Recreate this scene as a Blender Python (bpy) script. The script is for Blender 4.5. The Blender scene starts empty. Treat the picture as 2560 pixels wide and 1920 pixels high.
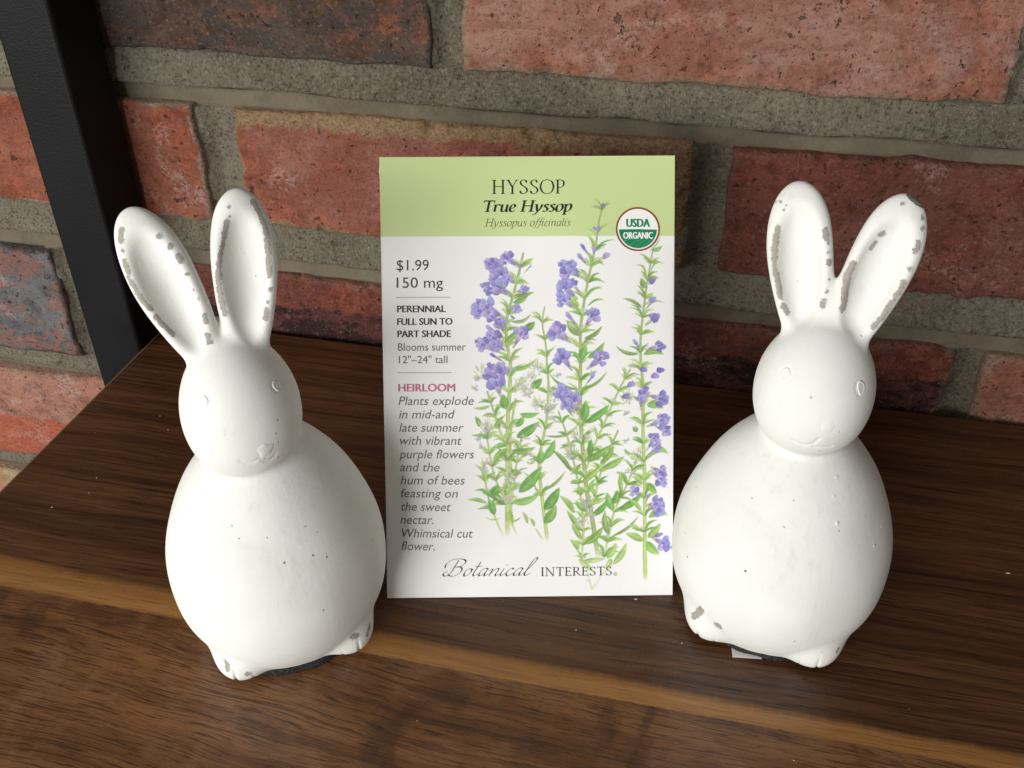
import bpy, math, random
import numpy as np
from mathutils import Vector, Matrix

random.seed(5)
rng = np.random.default_rng(11)
MM = 0.001                      # everything is laid out in millimetres, X along the wall, Y to the wall, Z up
SC = bpy.context.scene
COL = SC.collection

# ------------------------------------------------------------------ camera
cam = bpy.data.cameras.new('camera')
cam.sensor_width = 36.0
cam.lens = 36.0 * 2370.0 / 2560.0
cam.clip_start = 0.01
cam.clip_end = 20
camo = bpy.data.objects.new('camera', cam)
COL.objects.link(camo)
pitch, yaw = math.radians(34.9), math.radians(12.6)
fw = Vector((-math.sin(yaw)*math.cos(pitch), math.cos(yaw)*math.cos(pitch), -math.sin(pitch)))
camo.location = (0, 0, 223.27*MM)
camo.rotation_euler = fw.to_track_quat('-Z', 'Y').to_euler()
SC.camera = camo

# ------------------------------------------------------------------ world and lamps
w = bpy.data.worlds.new('World'); SC.world = w; w.use_nodes = True
bg = w.node_tree.nodes['Background']
bg.inputs[0].default_value = (1.0, 0.93, 0.84, 1)
bg.inputs[1].default_value = 0.19
def area(name, loc, target, sx, sy, power, col):
    l = bpy.data.lights.new(name, 'AREA'); l.shape = 'RECTANGLE'; l.size = sx; l.size_y = sy
    l.energy = power; l.color = col
    o = bpy.data.objects.new(name, l); COL.objects.link(o)
    o.location = loc
    o.rotation_euler = (Vector(target)-Vector(loc)).to_track_quat('-Z', 'Y').to_euler()
    return o
area('window_light', (-0.47, -0.97, 0.31), (-0.03, 0.22, 0.05), 0.88, 0.44, 18.4, (1.0, 1.0, 0.965))
area('room_light', (-0.95, -0.35, 0.36), (0.0, 0.25, 0.03), 0.5, 0.4, 2.8, (1.0, 0.99, 0.95))
SC.view_settings.view_transform = 'Standard'
SC.view_settings.look = 'None'
SC.view_settings.exposure = 0
SC.view_settings.gamma = 1

# ------------------------------------------------------------------ helpers
def tag(o, label=None, cat=None, group=None, kind=None):
    if label: o['label'] = label
    if cat: o['category'] = cat
    if group: o['group'] = group
    if kind: o['kind'] = kind
    return o
def empty(name, loc, rz=0):
    o = bpy.data.objects.new(name, None); COL.objects.link(o)
    o.location = loc; o.rotation_euler = (0, 0, rz); o.empty_display_size = 0.02
    return o
def mesh_obj(name, verts, faces, mat, parent=None, smooth=True, attrs=None, colors=None):
    """verts (n,3) in metres, faces (m,4) or (m,3) int array or list of lists"""
    me = bpy.data.meshes.new(name)
    verts = np.asarray(verts, np.float32)
    if isinstance(faces, np.ndarray):
        k = faces.shape[1]; m = len(faces)
        me.vertices.add(len(verts)); me.vertices.foreach_set('co', verts.ravel())
        me.loops.add(m*k); me.loops.foreach_set('vertex_index', faces.astype(np.int32).ravel())
        me.polygons.add(m)
        me.polygons.foreach_set('loop_start', np.arange(0, m*k, k, dtype=np.int32))
        me.polygons.foreach_set('loop_total', np.full(m, k, np.int32))
        me.update(calc_edges=True)
    else:
        me.from_pydata([tuple(map(float, v)) for v in verts], [], faces)
    me.validate()
    if smooth: me.polygons.foreach_set('use_smooth', np.ones(len(me.polygons), bool))
    for n, a in (attrs or {}).items():
        at = me.attributes.new(n, 'FLOAT', 'POINT'); at.data.foreach_set('value', np.asarray(a, np.float32))
    if colors is not None:
        at = me.attributes.new('ink', 'FLOAT_COLOR', 'POINT')
        c4 = np.ones((len(verts), 4), np.float32); c4[:, :3] = colors
        at.data.foreach_set('color', c4.ravel())
    if mat: me.materials.append(mat)
    o = bpy.data.objects.new(name, me); COL.objects.link(o)
    if parent: o.parent = parent
    return o
def grid_faces(nx, ny, off=0, flip=False):
    i, j = np.meshgrid(np.arange(nx-1), np.arange(ny-1), indexing='ij')
    a = (i*ny+j).ravel()+off
    f = np.stack([a, a+ny, a+ny+1, a+1], 1)
    return f[:, ::-1] if flip else f

_perm = rng.integers(0, 2**31, 4096)
def _hash(ix, iy, iz):
    h = (ix*73856093) ^ (iy*19349663) ^ (iz*83492791)
    h = (h ^ (h >> 13)) * 1274126177
    return ((h ^ (h >> 16)) & 0xffff) / 65535.0*2-1
def vnoise(x, y, z=0.0):
    x = np.asarray(x, float); y = np.asarray(y, float)+0*x; z = np.asarray(z, float)+0*x
    ix, iy, iz = np.floor(x).astype(np.int64), np.floor(y).astype(np.int64), np.floor(z).astype(np.int64)
    fx, fy, fz = x-ix, y-iy, z-iz
    fx, fy, fz = [t*t*(3-2*t) for t in (fx, fy, fz)]
    r = 0
    for dx in (0, 1):
        for dy in (0, 1):
            for dz in (0, 1):
                r = r + _hash(ix+dx, iy+dy, iz+dz)*(fx if dx else 1-fx)*(fy if dy else 1-fy)*(fz if dz else 1-fz)
    return r
def fbm(x, y, z=0.0, oct=4):
    r, a, s = 0, 1, 0
    for k in range(oct):
        r = r+a*vnoise(x*2**k+17*k, np.asarray(y)*2**k+5*k, np.asarray(z)*2**k); s += a; a *= .5
    return r/s

# ------------------------------------------------------------------ node helpers
class NT:
    def __init__(s, name):
        s.m = bpy.data.materials.new(name); s.m.use_nodes = True
        s.t = s.m.node_tree; s.b = s.t.nodes['Principled BSDF']
    def n(s, typ, **kw):
        nd = s.t.nodes.new(typ)
        for k, v in kw.items(): setattr(nd, k, v)
        return nd
    def put(s, sock, v):
        if v is None: return
        if hasattr(v, 'links') or isinstance(v, bpy.types.NodeSocket): s.t.links.new(v, sock)
        else:
            try: sock.default_value = v
            except Exception:
                sock.default_value = tuple(v)+(1,)
    def pos(s): return s.n('ShaderNodeNewGeometry').outputs['Position']
    def mapping(s, vec, scale=(1, 1, 1), rot=(0, 0, 0), loc=(0, 0, 0)):
        m = s.n('ShaderNodeMapping'); s.put(m.inputs['Vector'], vec)
        m.inputs['Scale'].default_value = scale; m.inputs['Rotation'].default_value = rot; m.inputs['Location'].default_value = loc
        return m.outputs[0]
    def noise(s, vec, scale, detail=4, rough=.55, dist=0.0, col=False):
        nd = s.n('ShaderNodeTexNoise'); s.put(nd.inputs['Vector'], vec)
        nd.inputs['Scale'].default_value = scale; nd.inputs['Detail'].default_value = detail
        nd.inputs['Roughness'].default_value = rough; nd.inputs['Distortion'].default_value = dist
        return nd.outputs['Color' if col else 'Fac']
    def vor(s, vec, scale, feat='F1', out='Distance', rnd=1.0):
        nd = s.n('ShaderNodeTexVoronoi', feature=feat); s.put(nd.inputs['Vector'], vec)
        nd.inputs['Scale'].default_value = scale; nd.inputs['Randomness'].default_value = rnd
        return nd.outputs[out]
    def math(s, op, a, b=None, c=None, clamp=False):
        nd = s.n('ShaderNodeMath', operation=op, use_clamp=clamp)
        s.put(nd.inputs[0], a); s.put(nd.inputs[1], b)
        if c is not None: s.put(nd.inputs[2], c)
        return nd.outputs[0]
    def ramp(s, fac, a, b, lo=0.0, hi=1.0, smooth=True):
        nd = s.n('ShaderNodeMapRange', interpolation_type='SMOOTHSTEP' if smooth else 'LINEAR')
        s.put(nd.inputs['Value'], fac); nd.inputs['From Min'].default_value = a; nd.inputs['From Max'].default_value = b
        nd.inputs['To Min'].default_value = lo; nd.inputs['To Max'].default_value = hi
        return nd.outputs[0]
    def mix(s, fac, a, b, blend='MIX'):
        nd = s.n('ShaderNodeMix', data_type='RGBA', blend_type=blend)
        s.put(nd.inputs[0], fac)
        for i, v in ((6, a), (7, b)):
            if isinstance(v, tuple) and len(v) == 3: v = v+(1,)
            s.put(nd.inputs[i], v)
        return nd.outputs[2]
    def attr(s, name, out='Fac'):
        nd = s.n('ShaderNodeAttribute'); nd.attribute_name = name
        return nd.outputs[out]
    def xyz(s, vec):
        nd = s.n('ShaderNodeSeparateXYZ'); s.put(nd.inputs[0], vec); return nd.outputs
    def bump(s, h, strength=.5, dist=.001, normal=None):
        nd = s.n('ShaderNodeBump'); s.put(nd.inputs['Height'], h)
        nd.inputs['Strength'].default_value = strength; nd.inputs['Distance'].default_value = dist
        if normal is not None: s.put(nd.inputs['Normal'], normal)
        return nd.outputs[0]
    def out(s, col, rough=.7, normal=None, spec=None, **kw):
        if isinstance(col, tuple) and len(col) == 3: col = col+(1,)
        s.put(s.b.inputs['Base Color'], col); s.put(s.b.inputs['Roughness'], rough)
        if normal is not None: s.put(s.b.inputs['Normal'], normal)
        if spec is not None: s.put(s.b.inputs['Specular IOR Level'], spec)
        for k, v in kw.items(): s.put(s.b.inputs[k], v)
        return s.m
def lin(r, g, b):
    return tuple(((c/255)/12.92 if c/255 <= .04045 else ((c/255+.055)/1.055)**2.4) for c in (r, g, b))

# ------------------------------------------------------------------ brick wall
WALL_Y = 332.0

def brick_material(name, base, blotch, blotch_amt, dark, dark_amt, white_amt, edge_col, edge_amt, lower=None, coarse=1.0, endx=None, pink=None):
    n = NT(name); p = n.pos()
    wp = n.mapping(p, scale=(1, 1, 1.15))
    big = n.noise(wp, 26*coarse, 8, .68, .5)
    mid = n.noise(wp, 120, 6, .68, .3)
    fine = n.noise(wp, 700, 4, .72)
    col = n.mix(n.ramp(mid, .35, .65), base, tuple(c*.52 for c in base))
    col = n.mix(n.math('MULTIPLY', n.ramp(big, .44, .62), blotch_amt), col, blotch)
    if pink:
        pk_ = n.noise(n.mapping(p, loc=(5, 2, 8)), 48, 7, .7, .3)
        col = n.mix(n.math('MULTIPLY', n.ramp(pk_, .50, .66), .75), col, pink)
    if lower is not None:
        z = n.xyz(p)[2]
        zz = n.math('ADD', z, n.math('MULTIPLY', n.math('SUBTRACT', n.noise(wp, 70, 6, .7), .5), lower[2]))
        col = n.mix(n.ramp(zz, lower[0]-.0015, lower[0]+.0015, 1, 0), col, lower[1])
    big2 = n.noise(n.mapping(p, loc=(3, 1, 7), scale=(1, 1, 2.2)), 46*coarse, 9, .74, .6)
    col = n.mix(n.math('MULTIPLY', n.ramp(big2, .485, .535), dark_amt), col, n.mix(n.ramp(mid, .35, .65), dark, tuple(c*1.7 for c in dark)))
    wh = n.noise(n.mapping(p, loc=(9, 4, 2)), 40, 7, .72, .3)
    wh2 = n.math('MULTIPLY', n.ramp(wh, .55, .66), n.ramp(fine, .40, .60))
    col = n.mix(n.math('MULTIPLY', wh2, white_amt), col, (.40, .30, .27))
    col = n.mix(n.ramp(fine, .56, .74, 0, .42), col, (.42, .29, .21))
    col = n.mix(n.ramp(fine, .46, .32, 0, .8), col, tuple(c*.28 for c in base))
    grit = n.noise(n.mapping(p, loc=(1, 7, 3)), 330, 3, .6, .4)
    cav = n.ramp(grit, .345, .29)
    v2 = n.vor(n.mapping(p, loc=(1, 1, 1)), 80); vr = n.ramp(n.noise(p, 400, 2), .3, .7, .035, .085)
    holes = n.math('MAXIMUM', n.math('MULTIPLY', cav, .8), n.math('MULTIPLY', n.math('LESS_THAN', v2, vr), n.ramp(n.noise(p, 33, 2), .48, .56)))
    col = n.mix(n.math('MULTIPLY', holes, .75), col, (.028, .018, .014))
    e = n.attr('edge')
    em = n.math('ADD', e, n.math('MULTIPLY', n.math('SUBTRACT', n.noise(p, 95, 6, .75), .5), 9.0))
    if endx is not None:
        x = n.xyz(p)[0]; zq = n.xyz(p)[2]
        em = n.math('MINIMUM', em, n.math('MULTIPLY', n.math('SUBTRACT', endx, n.math('ADD', x, n.math('MULTIPLY', n.math('SUBTRACT', mid, .5), .008))), 1000.0))
        em = n.math('MINIMUM', em, n.math('ADD', n.math('MULTIPLY', n.math('SUBTRACT', .0955, zq), 900.0), n.math('MULTIPLY', n.math('SUBTRACT', n.noise(p, 95, 6, .75), .5), 12.0)))
    ef = n.math('MULTIPLY', n.ramp(em, 2.8, .8), edge_amt)
    col = n.mix(ef, col, n.mix(n.ramp(fine, .3, .7), tuple(c*.45 for c in edge_col), edge_col))
    h = n.math('ADD', n.math('MULTIPLY', mid, .55), n.math('MULTIPLY', fine, .42))
    h = n.math('SUBTRACT', h, n.math('MULTIPLY', holes, .9))
    return n.out(col, n.ramp(mid, .3, .7, .8, .97), n.bump(h, 1.0, .0019), spec=.18)

TAN = (.27, .22, .15)
B_RED = brick_material('brick_red', (.315, .122, .080), (.345, .195, .155), .8, (.17, .075, .052), .5, .55, TAN, .6, pink=(.32, .20, .175))
B_RED1 = brick_material('brick_orange_red', (.34, .100, .055), (.31, .13, .09), .6, (.16, .06, .045), .45, .6, (.30, .27, .21), .7)
B_RED2 = brick_material('brick_red_worn', (.31, .098, .062), (.30, .15, .115), .65, (.15, .055, .042), .55, .6, (.33, .215, .12), .95, endx=-.0165)
B_DEEP = brick_material('brick_deep_red', (.20, .064, .046), (.21, .098, .078), .6, (.11, .038, .030), .5, .5, (.20, .11, .075), .35, coarse=.8)
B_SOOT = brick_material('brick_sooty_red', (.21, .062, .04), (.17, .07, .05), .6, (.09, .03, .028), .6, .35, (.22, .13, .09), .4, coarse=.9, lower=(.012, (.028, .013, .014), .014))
B_CHAR = brick_material('brick_charred', (.105, .062, .043), (.085, .066, .052), .9, (.030, .031, .034), .55, .15, (.10, .095, .08), .6, coarse=1.1, pink=(.24, .075, .042))
B_GREY = brick_material('brick_grey_charred', (.13, .13, .133), (.18, .18, .185), .8, (.22, .082, .055), .5, .8, (.03, .025, .022), .6, coarse=.9)
B_PINK = brick_material('brick_pink', (.40, .19, .14), (.42, .25, .21), .7, (.33, .14, .10), .4, .9, TAN, .3, lower=(-.074, (.37, .10, .058), .007))
B_TAN = brick_material('brick_tan', (.46, .35, .21), (.40, .22, .14), .6, (.36, .12, .08), .5, .4, TAN, .5)

def mortar_material():
    n = NT('mortar_grey'); p = n.pos()
    big = n.noise(p, 14, 5, .6, .5); mid = n.noise(p, 150, 7, .78, .3); fine = n.noise(p, 800, 4, .75, .3)
    col = n.mix(n.ramp(big, .35, .65), (.165, .142, .104), (.235, .207, .155))
    col = n.mix(n.ramp(n.noise(n.mapping(p, loc=(4, 0, 1)), 30, 5, .65), .5, .68, 0, .6), col, (.13, .105, .07))
    col = n.mix(n.ramp(fine, .50, .72), col, (.31, .285, .215))
    col = n.mix(n.ramp(fine, .47, .33, 0, .9), col, (.038, .032, .024))
    col = n.mix(n.ramp(mid, .44, .33, 0, .7), col, (.05, .042, .031))
    sm = n.attr('smooth')
    col = n.mix(n.math('MULTIPLY', sm, .85), col, n.mix(n.ramp(n.noise(p, 60, 5, .6), .35, .65), (.115, .096, .066), (.160, .136, .096)))  # recess under the lip coloured darker, painting in its shade
    h = n.math('MULTIPLY', n.math('ADD', mid, n.math('MULTIPLY', fine, .55)), n.ramp(sm, 0, 1, 1.0, .12))
    return n.out(col, .95, n.bump(h, 1.0, .0022), spec=.12)
M_MORTAR = mortar_material()

# rows: (z bottom, z top, x of the left end of each brick, x step)
ROWS = []
def row(z0, z1, xs): ROWS.append((z0, z1, xs))
row(190, 242, [(-385, -204), (-192, -10), (2, 184), (196, 378)])
row(120.5, 172, [(-482, -300), (-287, -104), (-92.5, 90), (101, 284), (296, 460)])
row(50, 100, [(-560, -392), (-380, -203), (-188, -7), (6.5, 190), (202, 384)])
row(-31, 27, [(-482, -290), (-279, -97), (-86, 98.5), (110, 292), (304, 460)])
row(-101, -43, [(-560, -381), (-369, -196), (-186, -5), (6, 188), (200, 382)])
row(-171, -114, [(-482, -301), (-290, -108), (-97, 85), (97, 280)])
row(-241, -184, [(-560, -390), (-378, -196), (-184, -2), (10, 190)])
def brick_mat_for(r, k):
    special = {(1, 1): B_CHAR, (1, 2): B_RED, (2, 1): B_RED1, (2, 2): B_RED2, (2, 3): B_DEEP, (3, 0): B_GREY,
               (3, 1): B_SOOT, (3, 2): B_SOOT, (3, 3): B_RED, (4, 1): B_PINK, (5, 0): B_TAN, (1, 0): B_RED2}
    return special.get((r, k), [B_RED, B_RED2, B_CHAR, B_DEEP][(r*3+k) % 4])

wall = empty('brick_wall', (0, WALL_Y*MM, 0))
tag(wall, 'old red and charred brick wall with thick grey mortar behind the wooden shelf', 'brick wall')

def make_brick(x0, x1, z0, z1, mat, r, k):
    near = (-330 < x0 and x1 < 240 and -120 < z0 < 150)
    st = 1.25 if near else 3.0
    W, H = x1-x0, z1-z0
    nx, nz = int(W/st)+1, int(H/st)+1
    xs = np.concatenate([[0, 0, .5, 1.2], np.linspace(2.2, W-2.2, nx), [W-1.2, W-.5, W, W]])
    zs = np.concatenate([[0, 0, .5, 1.2], np.linspace(2.2, H-2.2, nz), [H-1.2, H-.5, H, H]])
    X, Z = np.meshgrid(xs, zs, indexing='ij')
    gx, gz = X+x0, Z+z0
    sd = r*7.3+k*3.1
    e = np.minimum(np.minimum(X, W-X), np.minimum(Z, H-Z))
    ed = np.minimum(np.minimum(X, W-X)+1.5*vnoise(gz*.12, gx*0+sd), np.minimum(Z, H-Z)+1.2*vnoise(gx*.1, gz*0+sd+9))
    R = 1.9
    t = np.clip(1-np.clip(e, 0, R)/R, 0, 1)
    y = R*(1-np.sqrt(np.clip(1-t*t, 0, 1)))*.75
    y = y+.9*fbm(gx*.045, gz*.06, sd, 3)+.42*fbm(gx*.25, gz*.25, sd+3, 3)+.26*vnoise(gx*.7, gz*.7, sd)
    nick = np.clip(fbm(gx*.16, gz*.16, sd+50, 3)-.12, 0, 1)*np.clip(1-e/4.5, 0, 1); y = y+nick*7.0
    pit = np.clip(fbm(gx*.33, gz*.33, sd+30, 2)-.42, 0, 1)*5.0
    y = y+pit
    # uneven outline
    wob = 1.1
    cx, cz = W/2, H/2
    X2 = X+wob*fbm(gz*.09, sd+0*gz, 1.0, 3)*(np.abs(X-cx)/cx)**3*np.sign(X-cx)*1.5
    Z2 = Z+wob*fbm(gx*.06, sd+4+0*gx, 2.0, 3)*(np.abs(Z-cz)/cz)**3*np.sign(Z-cz)*1.3
    edge_ring = np.zeros_like(X, bool); edge_ring[0] = edge_ring[-1] = True; edge_ring[:, 0] = edge_ring[:, -1] = True
    y = np.where(edge_ring, 34.0, y)
    lx, lz = x0+W/2, z0+H/2
    off = (hash((r, k)) % 7-3)*.35
    V = np.stack([X2+x0-lx, y+off, Z2+z0-lz], -1).reshape(-1, 3)*MM
    n1, n2 = X.shape
    F = grid_faces(n1, n2)
    o = mesh_obj('brick', V, F, mat, wall, attrs={'edge': ed.ravel()})
    o.location = (lx*MM, 0, lz*MM)
    return o
for r, (z0, z1, spans) in enumerate(ROWS):
    for k, (x0, x1) in enumerate(spans):
        make_brick(x0, x1, z0, z1, brick_mat_for(r, k), r, k)

def build_mortar():
    st = 1.35
    xs = np.arange(-560, 460, st); zs = np.concatenate([np.arange(-240, -50, 2.2), np.arange(-50, 135, 1.1), np.arange(135, 242, 2.4)])
    X, Z = np.meshgrid(xs, zs, indexing='ij')
    D = np.full(X.shape, 9.0); SM = np.zeros_like(X)
    wz = 1.3*fbm(X*.03, X*0+3.0, 1.0, 3)
    for r, (z0, z1, spans) in enumerate(ROWS):
        inside = (Z >= z0-.5) & (Z <= z1+.5)
        # perpends: a raked joint, deeper in the middle
        colm = np.full(X.shape, 9.0)
        for (a0, a1), (b0, b1) in zip(spans[:-1], spans[1:]):
            u = (X-a1)/(b0-a1)
            m = (u > -.3) & (u < 1.3)
            prof = 4.2+1.6*np.clip(1-(2*u-1)**2, 0, 1)-2.6*np.clip(1-u*3.0, 0, 1)
            colm = np.where(m, prof+1.0*fbm(X*.2, Z*.12, 5.0, 3), colm)
        D = np.where(inside, colm, D)
    # beds, with a struck lip standing over a smooth recess on top of the lower course
    for up, lo in zip(ROWS[:-1], ROWS[1:]):
        top, bot = up[0], lo[1]
        if bot > top: continue
        H = top-bot
        u = (Z+wz-bot)/H
        m = (Z > bot-.6) & (Z < top+.6)
        lipu = .36+.06*fbm(X*.018, X*0+top, 3.0, 2)
        s = np.clip((u-lipu)/(1-lipu), 0, 1)
        face = -.6+3.0*s**1.3
        k = np.clip((u-lipu+.05)/.06, 0, 1); k = k*k*(3-2*k)
        rec = 3.6+.5*fbm(X*.05, Z*.1, 9.0, 2)
        prof = rec*(1-k)+face*k
        grain = .55*fbm(X*.35, Z*.35, 2.0, 3)+.30*vnoise(X*.75, Z*.75, 8.0)
        D = np.where(m, prof+grain*(.25+.75*k), D)
        SM = np.where(m, 1-k, SM)
    V = np.stack([X, D, Z], -1).reshape(-1, 3)*MM
    o = mesh_obj('mortar', V, grid_faces(*X.shape), M_MORTAR, wall, attrs={'smooth': SM.ravel()})
    o['label'] = 'rough grey mortar joints between the bricks'
build_mortar()

# ------------------------------------------------------------------ shelf unit: walnut board and black steel upright
def wood_material():
    n = NT('walnut_laminate'); p = n.pos(); x, y, z = n.xyz(p)
    SEAM = .1687
    wob = n.math('MULTIPLY', n.math('SUBTRACT', n.noise(n.mapping(p, scale=(1, .1, 1)), 420, 2), .5), .0010)
    ys = n.math('ADD', y, wob)
    front = n.ramp(ys, SEAM-.0003, SEAM+.0003, 1, 0, False)
    def warped(amp, sc, rot=0.0, seed=0.0):
        wv = n.noise(n.mapping(p, scale=(1, 2.5, 1), loc=(seed, 0, 0)), sc, 3, .5)
        c = n.n('ShaderNodeCombineXYZ'); n.put(c.inputs[0], x); n.put(c.inputs[1], n.math('ADD', y, n.math('MULTIPLY', wv, amp))); n.put(c.inputs[2], z)
        return n.mapping(c.outputs[0], rot=(0, 0, rot)) if rot else c.outputs[0]
    # rear plank: long straight streaks
    q = warped(.010, 8)
    s1 = n.noise(n.mapping(q, scale=(1.0, 24, 1)), 7, 6, .62, .2)
    s2 = n.noise(n.mapping(q, scale=(1.6, 90, 1)), 6, 5, .66)
    s3 = n.noise(n.mapping(q, scale=(9, 300, 1)), 7, 3, .62)
    s4 = n.noise(n.mapping(q, scale=(3, 260, 1), loc=(2, 1, 0)), 7, 3, .62)
    rear = n.mix(n.ramp(s1, .32, .68), (.056, .0205, .0074), (.140, .0580, .0215))
    rear = n.mix(n.ramp(s2, .52, .68, 0, .85), rear, (.0185, .0078, .0044))
    rear = n.mix(n.ramp(s2, .44, .30, 0, .5), rear, (.145, .072, .038))
    rear = n.mix(n.ramp(s4, .50, .66, 0, .55), rear, (.030, .0135, .0075))
    rear = n.mix(n.ramp(s3, .555, .64, 0, .8), rear, (.014, .0062, .0040))
    # front plank: slanting figure, broken pores, chatoyant bands
    q2 = warped(.016, 8, math.radians(4), 3.0)
    f1 = n.noise(n.mapping(q2, scale=(1.4, 13, 1)), 7, 6, .62, .3)
    f2 = n.noise(n.mapping(q2, scale=(9.5, 250, 1)), 7, 3, .6)
    f2b = n.noise(n.mapping(q2, scale=(20, 420, 1), loc=(1, 2, 0)), 7, 2, .6)
    f3 = n.noise(n.mapping(q2, scale=(1.0, 80, 1)), 6, 5, .64)
    patch = n.noise(n.mapping(p, scale=(2.4, .9, 1), rot=(0, 0, .35)), 15, 4, .55, .9)
    fr = n.mix(n.ramp(f1, .34, .66), (.108, .041, .0140), (.225, .098, .036))
    fr = n.mix(n.ramp(patch, .47, .62, 0, .55), fr, (.250, .125, .060))
    fr = n.mix(n.ramp(patch, .45, .33, 0, .60), fr, (.044, .0190, .0100))
    fr = n.mix(n.ramp(f3, .53, .70, 0, .60), fr, (.040, .0175, .0098))
    fr = n.mix(n.ramp(f2, .53, .61, 0, .72), fr, (.036, .0155, .0080))
    fr = n.mix(n.ramp(f2b, .56, .63, 0, .6), fr, (.034, .015, .009))
    # sapwood streak just behind the seam
    wid = n.ramp(x, -.25, .02, .0125, .0066, False)
    d = n.math('SUBTRACT', ys, SEAM)
    dn = n.math('ADD', n.math('DIVIDE', d, wid), n.math('MULTIPLY', n.math('SUBTRACT', s1, .5), 1.1))
    sap = n.ramp(dn, .60, 1.10, 1, 0)
    sapc = n.mix(n.ramp(s3, .50, .64, 0, .5), n.mix(n.ramp(s1, .35, .65), (.29, .130, .036), (.39, .190, .062)), (.15, .066, .020))
    rear = n.mix(sap, rear, sapc)
    col = n.mix(front, rear, fr)
    h = n.math('SUBTRACT', 1.0, n.math('ADD', n.math('MULTIPLY', n.ramp(f2, .53, .60), front), n.math('MULTIPLY', n.ramp(s3, .56, .66), n.math('SUBTRACT', 1.0, front))))
    h = n.math('ADD', h, n.math('MULTIPLY', n.noise(p, 700, 3), .5))
    return n.out(col, n.ramp(n.noise(p, 240, 3), .3, .7, .25, .36), n.bump(h, .30, .0002), spec=.42)
M_WOOD = wood_material()
def steel_material():
    n = NT('black_powder_coat'); p = n.pos()
    f = n.noise(p, 1500, 2, .6); g = n.noise(p, 25, 3)
    col = n.mix(n.ramp(g, .3, .7), (.0034, .0038, .0044), (.0056, .0062, .007))
    v = n.vor(p, 42); col = n.mix(n.ramp(v, .03, .015, 0, .6), col, (.3, .3, .28))
    return n.out(col, n.ramp(g, .3, .7, .5, .62), n.bump(f, .55, .0003), spec=.20)
M_STEEL = steel_material()
M_BAND = NT('edge_band').out(lin(150, 120, 92), .5)

def box(x0, x1, y0, y1, z0, z1, bev=0.0, seg=3):
    """rounded box as verts/faces lists (mm -> m)"""
    import bmesh
    bm = bmesh.new(); bmesh.ops.create_cube(bm, size=1)
    for v in bm.verts:
        v.co = Vector(((x0+x1)/2+v.co.x*(x1-x0), (y0+y1)/2+v.co.y*(y1-y0), (z0+z1)/2+v.co.z*(z1-z0)))*MM
    if bev: bmesh.ops.bevel(bm, geom=bm.edges[:], offset=bev*MM, segments=seg, affect='EDGES', profile=.5)
    return bm
def bm_obj(name, bm, mat, parent=None, smooth=False):
    me = bpy.data.meshes.new(name); bm.to_mesh(me); bm.free(); me.materials.append(mat)
    if smooth: me.polygons.foreach_set('use_smooth', np.ones(len(me.polygons), bool))
    o = bpy.data.objects.new(name, me); COL.objects.link(o)
    if parent: o.parent = parent
    return o
SX0 = -232.4
unit = empty('shelf_unit', (0, 0, 0))
tag(unit, 'dark walnut shelf on a black square steel upright, set against the brick wall', 'shelf')
bm_obj('shelf_board', box(SX0+.6, 470, 40, 327.5, -18, 0, .35, 2), M_WOOD, unit)
bb = bm_obj('edge_band', box(SX0, SX0+.598, 40, 327.5, -18, -.05, .12, 1), M_BAND, unit)
bb['label'] = 'thin pale edge strip on the left end of the shelf'
bm_obj('upright', box(-256.9, SX0-.25, 301.8, 328.3, -420, 420, 2.0, 4), M_STEEL, unit, smooth=False)

# crumbs of dust on the board
def build_dust():
    V, F = [], []
    spots = [(108.2, 243.7, .9), (-199.9, 260.8, .45), (-192.3, 253.3, .5), (-209.3, 204.6, .5), (-6.8, 206.7, .6), (-22.9, 190.6, .4), (8.5, 192.6, .5), (-201, 214, .3), (-203, 222, .35), (70, 262, .3), (40, 160, .3), (-60, 150, .3)]
    for i in range(30): spots.append((random.uniform(-220, 150), random.uniform(110, 310), random.uniform(.10, .22)))
    for x, y, s in spots:
        b = len(V); a = random.uniform(0, 6.28)
        for dx, dy, dz in ((1, 0, 0), (-.8, .35, 0), (-.2, -.5, 0), (.1, .1, .7)):
            V.append(((x+s*(dx*math.cos(a)-dy*math.sin(a)))*MM, (y+s*(dx*math.sin(a)+dy*math.cos(a)))*MM, (.02+s*.5*dz)*MM))
        F += [(b, b+1, b+3), (b+1, b+2, b+3), (b+2, b, b+3), (b, b+2, b+1)]
    o = mesh_obj('dust', V, F, NT('dust_white').out((.6, .57, .52), .9), smooth=False)
    tag(o, 'tiny pale crumbs and dust specks scattered on the walnut shelf', 'dust', kind='stuff')
build_dust()

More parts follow.
